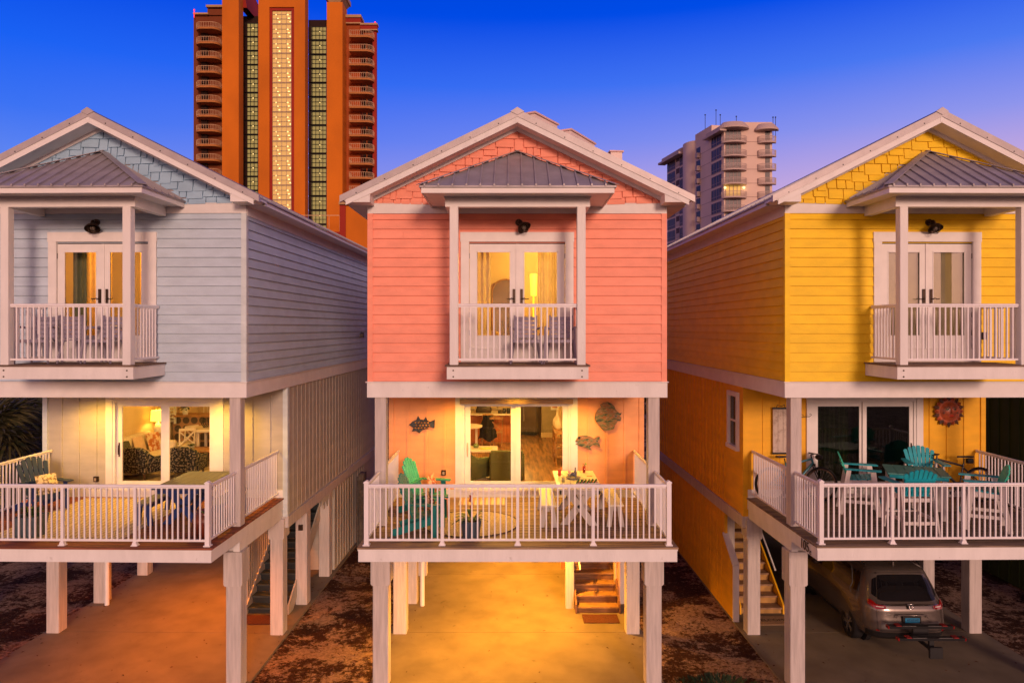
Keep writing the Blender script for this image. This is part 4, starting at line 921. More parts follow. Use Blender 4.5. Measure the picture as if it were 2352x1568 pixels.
def bicycle(label, fm, drop, x, y, rz, lean):
    t = thing('bicycle', label, 'bicycle', (x, y, DZ), R(rz)); t.rotation_euler = (R(lean), 0, R(rz)); t.scale = (1.07, 1.07, 1.09)
    WB, Rw = 1.04, .345     # wheels along local x; front at +x
    for wx, nm in ((0, 'wheel'), (WB, 'wheel')):
        e = sub(t, nm); e.location = (wx, 0, Rw)
        MB().tube([((Rw-.022)*math.cos(i*math.pi/24), 0, (Rw-.022)*math.sin(i*math.pi/24)) for i in range(48)], .024, 8, True).build('tyre', BLACK, e)
        MB().tube([((Rw-.052)*math.cos(i*math.pi/20), 0, (Rw-.052)*math.sin(i*math.pi/20)) for i in range(40)], .013, 6, True).build('rim', M('tan_rim', (.20, .12, .07), .4), e)
        b = MB(); 
        for i in range(24): a = i*math.pi/12; s_ = .018*(1 if i % 2 else -1); b.cyl((.02*math.cos(a+.3), s_, .02*math.sin(a+.3)), ((Rw-.06)*math.cos(a), 0, (Rw-.06)*math.sin(a)), .0022, n=4, caps=False)
        b.cyl((0, -.04, 0), (0, .04, 0), .022, n=10); b.build('spokes', STEEL, e)
    BBx, BBz = .43, .29; ST = (.30, 0, .80); HT = (.86, 0, .86); HB_ = (.895, 0, .74)
    f = MB(); f.tube([(BBx, 0, BBz), (.33, 0, .70), (.315, 0, .76)], .020, 8); f.tube([(BBx, 0, BBz), (.885, 0, .76)], .027, 8); f.tube([(.33, 0, .71), (.865, 0, .85)], .021, 8); f.tube([HT, HB_], .024, 8)
    for s_ in (-1, 1): f.tube([(BBx, s_*.03, BBz), (0, s_*.055, Rw)], .010, 6); f.tube([(.33, s_*.02, .68), (0, s_*.055, Rw)], .009, 6)
    f.build('frame', fm, t)
    f = MB(); 
    for s_ in (-1, 1): f.tube([(.895, s_*.045, .73), (.95, s_*.05, .55), (WB, s_*.05, Rw)], .013, 6)
    f.box(.87, -.055, .72, .92, .055, .75); f.build('fork', DARKM, t)
    h = MB(); h.tube([(.86, 0, .86), (.852, 0, .93), (.92, 0, .95)], .015, 8)
    if drop: h.tube([(1.0, -.21, .84), (1.06, -.22, .88), (1.04, -.21, .94), (.93, -.20, .955), (.92, 0, .955), (.93, .20, .955), (1.04, .21, .94), (1.06, .22, .88), (1.0, .21, .84)], .014, 8)
    else: h.tube([(.88, -.33, .96), (.93, -.12, .95), (.93, .12, .95), (.88, .33, .96)], .013, 8); h.tube([(.96, -.25, .94), (1.0, -.15, .93)], .008, 6)
    h.build('handlebar', DARKM, t)
    s_ = MB(); s_.cyl((.318, 0, .74), (.295, 0, .86), .013, n=8); s_.prism([(.14, -.07), (.18, -.075), (.30, -.025), (.42, -.016), (.44, 0), (.42, .016), (.30, .025), (.18, .075), (.14, .07)], 'z', .875, .91); s_.build('saddle', BLACK, t)
    g = MB(); g.box(.12, -.045, .76, .25, .045, .86) if drop else g.sphere((1.02, 0, .88), .075, 6, (1, 1.4, .8)); g.build('bag', BLACK, t, bevel=.015 if drop else 0)
    c = MB(); c.cyl((BBx, -.05, BBz), (BBx, -.056, BBz), .10, n=24); c.bar((BBx, -.07, BBz), (BBx+.1, -.07, BBz-.13), .012, .022, up=(0, 1, 0)); c.bar((BBx, .07, BBz), (BBx-.1, .07, BBz+.13), .012, .022, up=(0, 1, 0)); c.bar((BBx+.06, -.12, BBz-.13), (BBx+.14, -.12, BBz-.13), .02, .06); c.tube([(BBx, -.053, BBz+.095), (0, -.045, Rw+.035)], .005, 5); c.tube([(BBx, -.053, BBz-.095), (0, -.045, Rw-.035)], .005, 5)
    c.build('crankset', DARKM, t); return t
bicycle('bicycle with teal frame and flat handlebar leaning behind the left porch post', M('teal_frame', (.01, .16, .22), .3, spec=.6), False, 5.72, 15.62, 1, -6)
bicycle('black drop bar bicycle leaning on the yellow wall under the sun mask', M('black_frame', (.015, .013, .015), .3, spec=.6), True, 10.33, 15.62, 180, 6)
# sun mask
sp = hw('yellow', 1.98, 2.30, 5.06); S = thing('sun_mask', 'terracotta sun face with pointed rays on the yellow wall', 'wall art', sp, R(.9))
TC = M('terracotta_glaze', (.42, .09, .03), .35, .35, 9, spec=.6); TC2 = M('dark_glaze_ray', (.13, .07, .05), .35, .5, 9, spec=.6)
b = MB(); b.grid(lambda u, v: (.235*v*math.cos(u*2*math.pi), -.10*(1-v**2.2)-.01, .235*v*math.sin(u*2*math.pi)), 32, 10); b.cyl((0, 0, 0), (0, -.03, 0), .27, n=32); b.build('face', TC, S)
for i in range(20):
    a = i*math.pi/10; r0, r1 = .23, (.37 if i % 2 else .335); w_ = .045
    ca, sa = math.cos(a), math.sin(a); pts = [(ca*r0-sa*w_, sa*r0+ca*w_), (ca*r0+sa*w_, sa*r0-ca*w_), (ca*(r0+.07)+sa*w_*.9, sa*(r0+.07)-ca*w_*.9), (ca*r1, sa*r1), (ca*(r0+.07)-sa*w_*.9, sa*(r0+.07)+ca*w_*.9)]
    m = MB(); vs = [(p[0], -.02, p[1]) for p in pts]+[(ca*(r0+.05), -.065, sa*(r0+.05))]; m.add(vs+[(p[0], 0, p[1]) for p in pts], [(k, (k+1) % 5, 5) for k in range(5)]+[(k, k+6, (k+1) % 5+6, (k+1) % 5) for k in range(5)]); m.build('ray', TC2 if i % 2 else TC, S)
for s_ in (-1, 1):
    m = MB().sphere((s_*.085, -.095, .055), .028, 6, (1.35, .6, .8)); e = m.build('eye', M('mask_eye_green', (.12, .16, .10), .25, .3, 30), S); MB().sphere((s_*.085, -.112, .055), .011, 5).build('pupil', BLACK, e)
    MB().tube([(s_*.03, -.105, .085), (s_*.08, -.11, .11), (s_*.14, -.085, .085)], .009, 6).build('brow', TC2, S)
    m = MB(); m.tube([(s_*.15+.02*math.cos(k*.7)*(1-k/16), -.085, -.03+.02*math.sin(k*.7)*(1-k/16)) for k in range(14)], .006, 5); m.build('cheek_spiral', TC2, S)
m = MB(); m.add([(-.012, -.105, .09), (.012, -.105, .09), (.034, -.10, -.035), (-.034, -.10, -.035), (0, -.155, -.03)], [(0, 1, 4), (1, 2, 4), (2, 3, 4), (3, 0, 4)]); m.build('nose', TC, S)
m = MB(); m.tube([(-.055, -.095, -.085), (-.02, -.108, -.078), (0, -.108, -.083), (.02, -.108, -.078), (.055, -.095, -.085)], .009, 6); m.tube([(-.05, -.095, -.09), (0, -.108, -.105), (.05, -.095, -.09)], .011, 6); m.build('mouth', M('mask_lips', (.5, .04, .02), .3), S)
# hanging plank sign on a scroll hook beside the door
p0 = hw('yellow', -2.02, 2.29, 4.64); t = thing('plank_sign', 'whitewashed plank board hanging left of the yellow house sliding door', 'sign', p0, R(.9))
b = MB(); 
for i in range(3): b.box(-.17+i*.115, -.03, -.52, -.17+i*.115+.108, -.008, .52)
b.build('board', worn_white('whitewashed_planks', (.50, .42, .36), (.2, .12, .08), .5), t); MB().box(-.18, -.04, -.53, .18, 0, -.49).build('strap', DARKM, t); MB().box(-.18, -.04, .48, .18, 0, .52).build('strap', DARKM, t)
b = MB(); b.tube([(-.1, -.03, .50), (-.08, -.05, .58), (0, -.05, .545), (.08, -.05, .58), (.1, -.03, .5)], .008, 6); b.build('hanger', DARKM, t)
p0 = hw('yellow', -1.55, 2.26, 4.98); t = thing('plant_hook', 'black scrolled iron hook on the yellow wall beside the porch post', 'hook', p0, 0); b = MB(); b.tube([(-.2, 0, .14), (-.05, -.03, .06), (.05, -.06, .0)], .006, 6); b.tube([(-.2, 0, -.03), (.0, -.04, -.03), (.16, -.08, -.02), (.21, -.09, .02), (.19, -.085, .05), (.165, -.08, .03)], .007, 6); b.build('bracket', DARKM, t)
# side window of the yellow house
wq = MB(); 
W_ = -2.87; y0, y1, z0, z1 = 2.75, 3.3, 4.2, 5.35
wq.box(W_-.045, y0-.09, z0-.09, W_+.02, y0, z1+.1); wq.box(W_-.045, y1, z0-.09, W_+.02, y1+.09, z1+.1); wq.box(W_-.045, y0, z1, W_+.02, y1, z1+.1); wq.box(W_-.07, y0-.1, z0-.09, W_+.02, y1+.1, z0)
wo_ = wq.build('window', WHITE, HY); MB().box(W_+.025, y0, z0, W_+.035, y1, z1).build('pane', DARKGL, wo_); b = MB(); b.box(W_+.0, y0, z0+.55, W_+.045, y1, z0+.59); b.build('sash', WHITE, wo_)
# house number on the side of the deck beam
def text(s_, name, loc, rot, size, mat, parent=None, ext=.004, sx=1):
    c = bpy.data.curves.new(name, 'FONT'); c.body = s_; c.size = size; c.extrude = ext; c.align_x = 'CENTER'; c.align_y = 'CENTER'
    o = bpy.data.objects.new(name, c); COL.objects.link(o); o.location = loc; o.rotation_euler = rot; o.data.materials.append(mat); o.scale = (sx, 1, 1)
    bpy.context.view_layer.update()
    me = bpy.data.meshes.new_from_object(o.evaluated_get(bpy.context.evaluated_depsgraph_get())); bpy.data.objects.remove(o)
    o = bpy.data.objects.new(name, me); COL.objects.link(o); o.location = loc; o.rotation_euler = rot; o.scale = (sx, 1, 1)
    if not me.materials: me.materials.append(mat)
    if parent: o.parent = parent
    return o
nb = thing('house_number', 'black metal number 105c on the side of the yellow house deck beam', 'sign', hw('yellow', -2.80, -.78, 2.985), R(.9))
text('105', 'digits', (0, .05, 0.0), (R(90), 0, R(-90)), .25, DARKM, nb); text('c', 'letter', (0, -.19, -.045), (R(90), 0, R(-90)), .15, DARKM, nb)
# ground level bits
o = thing('welcome_mat', 'tan doormat lettered welcome at the foot of the yellow house stair', 'mat', hw('yellow', -1.95, 3.05, .05), R(.9)); MB().box(-.42, -.25, 0, .42, .25, .015).build('coir', M('tan_coir', (.30, .19, .11), .95, .2, 40), o); text('WELCOME', 'lettering', (0, 0, .017), (0, 0, 0), .17, M('mat_black', (.02, .015, .012), .9), o, .001)
o = tag(MB().box(-.42, -.24, 0, .42, .24, .015).build('doormat', M('dark_red_mat', (.08, .025, .015), .95, .3, 40)), 'dark red doormat at the foot of the pink house stair', 'mat'); o.location = hw('pink', 2.0, 3.12, .05)
o = tag(MB().box(-.45, -.26, 0, .45, .26, .015).build('doormat', M('maroon_mat', (.07, .02, .015), .95, .3, 40)), 'maroon doormat at the foot of the pale blue house stair', 'mat'); o.location = hw('blue', 1.98, 3.1, .05)
b = MB(); hp_ = hw('pink', 1.20, 3.95, 0)
def dl(a): return [hp_+Vector(q) for q in a]
b.tube(dl([(0, -.1, 2.45), (-.06, -.12, 2.1), (-.10, -.12, 1.85), (-.03, -.12, 1.72), (.06, -.12, 1.85), (.05, -.12, 2.3), (.02, -.1, 2.5)]), .014, 7); b.tube(dl([(.02, -.13, 2.5), (-.02, -.14, 2.0), (.09, -.13, 1.75), (.10, -.13, 1.5), (.04, -.13, 1.35), (.0, -.13, 1.28)]), .014, 7); b.tube(dl([(.03, -.13, 1.32), (-.02, -.14, 1.22), (.05, -.14, 1.2), (.06, -.13, 1.33)]), .012, 7)
tag(b.build('garden_hose', M('dark_hose', (.05, .018, .01), .5)), 'dark coiled hose hanging on the timber by the pink house stair', 'hose')
def pipe(key, x, y, label):
    p = hw(key, x, y, 0); t = thing('drain_pipe', label, 'pipe', p); b = MB(); b.cyl((0, 0, 0), (0, 0, 2.45), .055, n=16); b.build('riser_pipe', WHITE, t); b = MB(); b.cyl((0, 0, 2.1), (0, 0, 2.24), .07, n=16); b.cyl((-.09, 0, 2.17), (.0, 0, 2.17), .05, n=14); b.build('coupling', WHITE, t)
pipe('pink', -2.33, 3.95, 'white drain pipe beside the left piles of the pink house'); pipe('blue', -2.36, 3.95, 'white drain pipe beside the left piles of the pale blue house')
# electrical cabinets on a post at the side of the pale blue house
p = hw('blue', 3.02, 8.9, 0); t = thing('meter_post', 'grey electric meter cabinet on a post beside the pale blue house', 'meter', p)
GREY = M('weathered_grey', (.13, .11, .09), .7, .3, 8); b = MB(); b.box(-.06, -.06, 0, .06, .06, 2.3); b.box(-.16, .05, 0, -.10, .11, 2.2); b.build('post', GREY, t); b = MB(); b.box(-.05, -.22, 1.35, .12, .22, 2.35); b.build('cabinet', GREY, t, bevel=.01); MB().cyl((.12, 0, 2.05), (.20, 0, 2.05), .085, n=18).build('meter', STEEL, t)
ob = thing('outlet_box', 'bronze outlet box on the second right pile of the pale blue house', 'outlet', hw('blue', 2.63, 4.03, 1.98), 0); MB().box(-.055, -.05, -.07, .055, 0, .07).build('housing', BRONZE, ob, bevel=.006, seg=1); MB().tube([(0, -.02, .07), (.01, -.02, .5)], .012, 6).build('conduit', PILEW, ob)
cb_ = tag(MB().box(-.22, -.14, 0, .22, .14, .16).build('concrete_block', M('block_concrete', (.25, .22, .19), .9, .2, 12, bump=.3), bevel=.008), 'grey concrete block on the sand at the bottom edge of the picture', 'block'); cb_.location = (4.25, 13.25-.25, .0); cb_.rotation_euler = (0, 0, .3)
r5 = random.Random(9); b = MB()
for i in range(900):
    a = r5.uniform(0, 6.28); rr = r5.uniform(0, 1)**.6*.85; x = rr*math.cos(a)*1.1; y = rr*math.sin(a)*.8; h = (.34*(1-rr/.9)+.05)*r5.uniform(.4, 1); d = Vector((math.cos(a), math.sin(a), r5.uniform(.3, 1.6))).normalized(); s_ = d.cross(Vector((0, 0, 1))).normalized()*.014; p = Vector((x, y, h*.6)); L_ = r5.uniform(.06, .13)
    b.add([p-s_*.4, p+s_*.4, p+d*L_*.6+s_, p+d*L_, p+d*L_*.6-s_], [(0, 1, 2, 3, 4)])
o = thing('low_shrub', 'low dark green creeping shrub between the pink and yellow houses', 'shrub', (3.95, 13.75-.35, 0)); b.build('foliage', M('dark_shrub_leaf', (.02, .045, .015), .6, .4, 12), o); b = MB()
for i in range(14): a = i*.45; b.tube([(0, 0, 0), (.3*math.cos(a), .25*math.sin(a), .14), (.7*math.cos(a), .5*math.sin(a), .1)], [.012, .008, .004], 5)
b.build('stems', M('shrub_stem', (.06, .04, .02), .8), o)

# ------------------------------------------------------------------ silver SUV under the yellow house
CARX, CARY = 8.42, 14.95
car = thing('parked_car', 'silver SUV parked under the yellow house seen from behind', 'car', (CARX, CARY, .045), R(0))
PAINT = M('silver_car_paint', (.15, .125, .11), .26, .03, 3, metal=.55, spec=.6, coat=.7)
CGL = M('tinted_car_glass', (.006, .006, .008), .04, .1, 3, spec=.8, coat=1.0); TRIMB = M('black_trim', (.015, .015, .016), .5, .1, 6)
RED = M('red_tail_lens', (.22, .004, .004), .12, .15, 10, spec=.7, coat=.8); CHROME = M('chrome', (.7, .7, .7), .12, .03, 3, metal=1)
LV = [(.26, .80, .22, 4.35, .30), (.36, .885, .06, 4.50, .38), (.50, .915, .0, 4.57, .42), (.66, .925, .02, 4.58, .42), (.80, .925, .045, 4.55, .44), (.93, .915, .06, 4.45, .46), (1.02, .895, .10, 4.0, .46), (1.08, .87, .155, 3.55, .42), (1.16, .835, .21, 3.30, .36), (1.30, .785, .30, 2.98, .34), (1.45, .725, .40, 2.66, .33), (1.56, .675, .46, 2.45, .34), (1.62, .63, .50, 2.3, .36), (1.655, .56, .62, 2.1, .40), (1.67, .40, .85, 1.9, .35)]
def cubic(vals, t):
    n = len(vals)-1; i = min(int(t*n), n-1); f = t*n-i; p = [vals[max(0, min(n, i+k))] for k in (-1, 0, 1, 2)]
    return .5*((2*p[1])+(-p[0]+p[2])*f+(2*p[0]-5*p[1]+4*p[2]-p[3])*f*f+(-p[0]+3*p[1]-3*p[2]+p[3])*f**3)
def outline(u, z, off=0.0):
    """u in [0,1) round the car seen from above: 0 = rear centre, .25 right side, .5 front"""
    zs = [l[0] for l in LV]
    i = 0
    while i < len(zs)-2 and z > zs[i+1]: i += 1
    f = (z-zs[i])/(zs[i+1]-zs[i]); f = max(0, min(1, f)); a, b = LV[i], LV[i+1]
    w_, r_, fr, c = [a[k]+(b[k]-a[k])*f for k in (1, 2, 3, 4)]
    th = 2*math.pi*u-math.pi/2; cx_, cy_ = math.cos(th), math.sin(th); e = .34     # superellipse
    x = w_*math.copysign(abs(cx_)**e, cx_); hy = (fr-r_)/2; ey = .30
    y = r_+hy+hy*math.copysign(abs(cy_)**ey, cy_)
    if off:
        nx, ny = x/w_, (y-r_-hy)/hy; l = math.hypot(nx**5, ny**5) or 1; x += off*nx**5/l; y += off*ny**5/l
    return (x, y, z)
b = MB(); NU = 120; zl = []
for i in range(len(LV)-1):
    for k in range(3): zl.append(LV[i][0]+(LV[i+1][0]-LV[i][0])*k/3)
zl.append(LV[-1][0]); vs = [outline(k/NU, z) for z in zl for k in range(NU)]
fs = [(i*NU+k, i*NU+(k+1) % NU, (i+1)*NU+(k+1) % NU, (i+1)*NU+k) for i in range(len(zl)-1) for k in range(NU)]
b.add(vs, fs, True); top = [vs[(len(zl)-1)*NU+k] for k in range(NU)]; b.add(top+[(0, 1.4, 1.685)], [(k, (k+1) % NU, NU) for k in range(NU)], True); b.add([vs[k] for k in range(NU)], [tuple(range(NU))])
body = b.build('body', PAINT, car)
cut = MB()
for wy in (.92, 3.58):
    for s_ in (-1, 1): cut.cyl((s_*.62, wy, .335), (s_*1.1, wy, .335), .40, n=40, smooth=False)
cutter = cut.build('cutter', TRIMB)
md = body.modifiers.new('arches', 'BOOLEAN'); md.operation = 'DIFFERENCE'; md.object = cutter; md.solver = 'EXACT'
bpy.context.view_layer.update(); me = bpy.data.meshes.new_from_object(body.evaluated_get(bpy.context.evaluated_depsgraph_get()))
body.modifiers.clear(); body.data = me; bpy.data.objects.remove(cutter)
def patch(u0, u1, z0, z1, mat, name, off=.006, parent=car, fz0=None, fz1=None, nu=24, nv=8, label=None):
    m = MB()
    def fn(a, c):
        u = u0+(u1-u0)*a; lo = fz0(a) if fz0 else z0; hi = fz1(a) if fz1 else z1; z = lo+(hi-lo)*c; p = outline(u % 1, z, off); return p
    m.grid(fn, nu, nv); return m.build(name, mat, parent, label)
def uy(y, side, z=1.0):      # u for a given y on the side
    best = min((abs(outline(k/2000, z)[1]-y), k/2000) for k in range(0, 1000)); return best[1] if side > 0 else 1-best[1]
rg = .062
patch(-rg, rg, 1.10, 1.55, CGL, 'rear_window', .012, fz0=lambda a: 1.085+.035*abs(a*2-1)**3, fz1=lambda a: 1.555-.02*abs(a*2-1)**2)
patch(-rg-.012, rg+.012, 1.575, 1.60, PAINT, 'spoiler', .06); patch(-rg-.02, rg+.02, 1.575, 1.578, TRIMB, 'spoiler_shadow', .04)
patch(-rg*1.0, rg*1.0, 1.035, 1.06, CHROME, 'chrome_strip', .014, fz0=lambda a: 1.02-.01*abs(a*2-1), fz1=lambda a: 1.04-.01*abs(a*2-1))
for s_ in (-1, 1):
    patch(s_*uy(.62, 1, 1.25) if s_ > 0 else -uy(.62, 1, 1.25), s_*uy(2.6, 1, 1.25), 1.12, 1.5, CGL, 'side_window', .008, nu=30, fz0=lambda a: 1.13, fz1=lambda a: 1.20+.30*min(1, a*5)*min(1, (1-a)*3+.2))
    patch(s_*.028, s_*.075, .93, 1.02, RED, 'tail_light', .018, fz0=lambda a: .955-.02*a, fz1=lambda a: 1.015+.02*a)
    patch(s_*.070, s_*.122, .95, 1.10, RED, 'tail_light', .02, fz0=lambda a: .94+.07*a, fz1=lambda a: 1.03+.16*a-.10*a*a)
    patch(s_*.036, s_*.072, .985, 1.0, M('clear_lens', (.6, .55, .5), .15), 'reverse_light', .024)
    patch(s_*.06, s_*.078, .50, .53, RED, 'reflector', .014)
patch(-.14, .14, .28, .47, TRIMB, 'lower_bumper', .012, nv=6); 
for s_ in (-1, 1):
    patch(s_*.066, s_*.10, 1.14, 1.5, CGL, 'quarter_glass', .010, fz0=lambda a: 1.14+.05*a, fz1=lambda a: 1.50-.05*a)
    patch(s_*.0655, s_*.0675, .52, 1.08, TRIMB, 'tailgate_seam', .009, nu=2, nv=20)
patch(-.066, .066, .515, .525, TRIMB, 'bumper_seam', .010, nv=1)
patch(-.05, .05, .56, .70, M('silver_shadow_paint', (.13, .12, .12), .35, .03, 3, metal=.5), 'plate_recess', .006)
for s_ in (-1, 1): patch(s_*uy(1.38, 1, .4), s_*uy(3.1, 1, .4), .27, .40, TRIMB, 'side_sill', .01)
m = MB(); m.tube([(-.34, -.012, .80), (-.30, -.02, .855), (.30, -.02, .855), (.34, -.012, .80)], .014, 6); m.build('tailgate_grip', PAINT, car)
m = MB().box(-.15, -.03, .70, .15, -.005, .80).build('number_plate', M('plate_blue', (.02, .20, .38), .4), car); m2 = MB()
for i, wd in enumerate((.03, .026, .03, .026, .03, .026)):
    x = -.115+i*.043; m2.box(x, -.034, .735, x+.008, -.03, .785); m2.box(x+wd-.008, -.034, .735, x+wd, -.03, .785); (m2.box(x, -.034, .777, x+wd, -.03, .785) if i % 2 else m2.box(x, -.034, .757, x+wd, -.03, .765))
m2.build('plate_characters', M('plate_ink', (.015, .03, .08), .5), m)
MB().box(-.19, -.02, .69, .19, .0, .83).build('plate_frame', TRIMB, car)
m = MB(); m.box(-.055, .035, .965, .055, .075, 1.06); em = m.build('emblem', TRIMB, car, bevel=.008); m = MB()
for s_ in (-1, 1): m.bar((s_*.022, .03, .98), (s_*.032, .045, 1.045), .013, .012, up=(0, 1, 0))
m.bar((-.025, .036, 1.012), (.025, .036, 1.012), .012, .012); m.build('emblem_letter', CHROME, em); m = MB(); m.tube([(-.05, .032, .965), (.05, .032, .965), (.056, .05, 1.06), (-.056, .05, 1.06)], .006, 6, True); m.build('emblem_ring', CHROME, em)
MB().prism([(.72, 1.665), (.80, 1.665), (.74, 1.74), (.725, 1.74)], 'x', -.015, .015).build('roof_antenna', PAINT, car)
for s_ in (-1, 1):
    MB().tube([(s_*.60, .75, 1.665), (s_*.62, 1.0, 1.70), (s_*.60, 2.2, 1.68), (s_*.58, 2.35, 1.64)], .013, 6).build('roof_rail', TRIMB, car)
    mm = MB(); mm.sphere((s_*1.0, 3.0, 1.12), .10, 6, (1, .6, .8)); mm.build('mirror', PAINT, car)
    for wy in (.92, 3.58):
        e = sub(car, 'wheel'); e.location = (s_*.80, wy, .335)
        MB().lathe([(.20, -.11), (.30, -.115), (.335, -.08), (.338, 0), (.335, .08), (.30, .115), (.20, .11)], n=40).build('tyre', BLACK, e).rotation_euler = (0, R(90), 0)
        q = MB(); q.lathe([(.225, .10), (.225, .07), (.19, .05), (.05, .06), (0, .065)], n=40); q.build('rim', TRIMB, e).rotation_euler = (0, R(90*s_), 0)
        q = MB()
        for k in range(5):
            a = k*2*math.pi/5
            for da in (-.16, .16): q.bar((s_*.105, .04*math.cos(a), .04*math.sin(a)), (s_*.10, .215*math.cos(a+da), .215*math.sin(a+da)), .03, .022, up=(1, 0, 0))
        q.cyl((s_*.09, 0, 0), (s_*.118, 0, 0), .045, n=16); q.build('spokes', STEEL, e)
        MB().cyl((-s_*.25, 0, 0), (-s_*.15, 0, 0), .38, n=24).build('wheel_well', TRIMB, e)
# bike rack on the hitch
t = thing('bike_rack', 'black platform bike rack with red end caps on the back of the silver SUV', 'bike rack', (CARX, CARY, .045)); b = MB()
b.box(-.03, -.85, .42, .03, .15, .48); b.box(-.05, -.72, .42, .05, -.66, .68); b.box(-.13, -.88, .34, .13, -.82, .56); b.box(-.16, -.34, .48, .16, -.28, .72); b.build('mast', TRIMB, t, bevel=.006, seg=1)
for y, z in ((-.32, .74), (-.70, .66)):
    q = MB(); q.prism([(y-.06, z+.035), (y-.05, z-.02), (y+.05, z-.02), (y+.06, z+.035), (y+.045, z+.03), (y-.045, z+.03)], 'x', -.67, .65); o = q.build('wheel_tray', TRIMB, t)
    for s_ in (-1, 1): MB().box(.655*s_-.01, y-.055, z-.02, .68*s_-.01, y+.055, z+.035).build('end_cap', RED, o); MB().box(s_*.42, y-.065, z+.035, s_*.52, y+.065, z+.05).build('strap', M('red_strap', (.22, .01, .01), .5), o); MB().box(s_*.12, y-.062, z+.036, s_*.40, y-.055, z+.046).build('silver_edge', STEEL, o)

# ------------------------------------------------------------------ furniture inside
FZ = 3.14
def ip(key, x, y, z=FZ): return hw(key, x, y, z)
OLV = M('olive_upholstery', (.09, .10, .035), .9, .12, 20); 
def armchair(label, mat, group, key, x, y, rz, low=True):
    """front faces -y by default"""
    t = thing('armchair', label, 'armchair', ip(key, x, y), R(rz), group)
    MB().box(-.33, -.38, .12, .33, .30, .40).build('seat', mat, t, bevel=.03, seg=3)
    b = MB(); b.box(-.40, .22, .05, .40, .40, .78); b.build('backrest', mat, t, bevel=.035, seg=3)
    for s_ in (-1, 1): MB().prism([(-.42, .05), (.30, .05), (.30, .72), (.16, .64), (.0, .56), (-.42, .54)], 'x', s_*.30, s_*.43).build('arm', mat, t, bevel=.02, seg=2)
    MB().box(-.32, -.36, .40, .32, .24, .50).build('seat_cushion', mat, t, bevel=.035, seg=3)
    for s_ in (-1, 1):
        for yy in (-.34, .34): MB().box(s_*.32-.02, yy-.02, 0, s_*.32+.02, yy+.02, .06).build('leg', DARKM, t)
    return t
armchair('olive green tub armchair with its back to the pink house glass door', OLV, 'olive armchairs in the pink house', 'pink', -.22, 4.1, 178); armchair('olive green tub armchair turned inward at the left of the pink house glass door', OLV, 'olive armchairs in the pink house', 'pink', -1.25, 4.2, 140)
DMK = M('navy_damask', (.010, .014, .02), .85, .1, 20, col2=(.02, .024, .03)); tt = DMK.node_tree; vo = tt.nodes.new('ShaderNodeTexVoronoi'); vo.feature = 'SMOOTH_F1'; vo.inputs['Scale'].default_value = 9; wv = tt.nodes.new('ShaderNodeTexWave'); wv.wave_type = 'RINGS'; wv.inputs['Scale'].default_value = 3.2; wv.inputs['Distortion'].default_value = 5; tcn = tt.nodes.new('ShaderNodeTexCoord'); tt.links.new(tcn.outputs['Object'], wv.inputs[0])
r = tt.nodes.new('ShaderNodeValToRGB'); r.color_ramp.elements[0].color = (.010, .014, .02, 1); r.color_ramp.elements[1].color = (.30, .24, .15, 1); r.color_ramp.elements[0].position = .52; r.color_ramp.elements[1].position = .60; vo.feature = 'DISTANCE_TO_EDGE'; tt.links.new(tcn.outputs['Object'], vo.inputs[0]); nz_ = tt.nodes.new('ShaderNodeTexNoise'); nz_.inputs['Scale'].default_value = 22; tt.links.new(tcn.outputs['Object'], nz_.inputs[0]); tt.links.new(nz_.outputs['Fac'], r.inputs[0]); tt.links.new(r.outputs[0], tt.nodes['Principled BSDF'].inputs['Base Color'])
def damask(label, x, y, rz):
    t = thing('armchair', label, 'armchair', ip('blue', x, y), R(rz), 'patterned armchairs in the pale blue house')
    b = MB(); n = 14; prof = [(-.41+.82*k/n, .80-.13*abs(2*k/n-1)**3) for k in range(n+1)]; b.prism(prof+[(.38, .16), (-.38, .16)], 'y', .20, .36); b.build('backrest', DMK, t, bevel=.02, seg=2)
    MB().box(-.36, -.36, .18, .36, .22, .44).build('seat', DMK, t, bevel=.03, seg=3)
    for s_ in (-1, 1): MB().prism([(-.38, .16), (.22, .16), (.22, .66), (.05, .56), (-.38, .52)], 'x', s_*.33, s_*.42).build('arm', DMK, t, bevel=.02)
    for s_ in (-1, 1):
        for yy in (-.3, .3): MB().cyl((s_*.34, yy, 0), (s_*.33, yy, .17), .018, .032, 10).build('leg', M('walnut', (.10, .04, .015), .4, .3, 8), t)
damask('navy patterned armchair seen through the left pane of the pale blue house', -1.66, 4.35, 165); damask('navy patterned armchair seen through the right pane of the pale blue house', -.60, 4.5, 182)
LIN = M('cream_linen', (.62, .52, .38), .9, .08, 12)
t = thing('sofa', 'cream sofa against the left wall of the pale blue house living room', 'sofa', ip('blue', -2.15, 5.2), R(90)); MB().box(-1.0, -.42, .08, 1.0, .42, .42).build('seat', LIN, t, bevel=.05, seg=3); MB().box(-1.0, .24, .40, 1.0, .48, .92).build('backrest', LIN, t, bevel=.07, seg=3)
for s_ in (-1, 1): MB().box(s_*.86, -.44, .08, s_*1.08, .46, .66).build('arm', LIN, t, bevel=.07, seg=3)
def ipillow(key, x, y, z, rx, rz, label, mat, s=.24): p = ip(key, x, y, z); pillow(p.x, p.y, p.z, rx, rz, label, mat, s)
ipillow('blue', -2.22, 5.95, FZ+.66, -18, 75, 'printed orange and cream cushion at the right end of the cream sofa', M('orange_print', (.50, .16, .05), .9, .1, 9, col2=(.66, .50, .34), lo=.45, hi=.52), .25); ipillow('blue', -2.32, 4.75, FZ+.64, -20, 90, 'dark olive cushion on the cream sofa', M('dark_olive', (.05, .05, .025), .9), .24); ipillow('blue', -2.3, 5.35, FZ+.64, -20, 86, 'blush cushion in the middle of the cream sofa', M('blush', (.6, .42, .3), .9), .24)
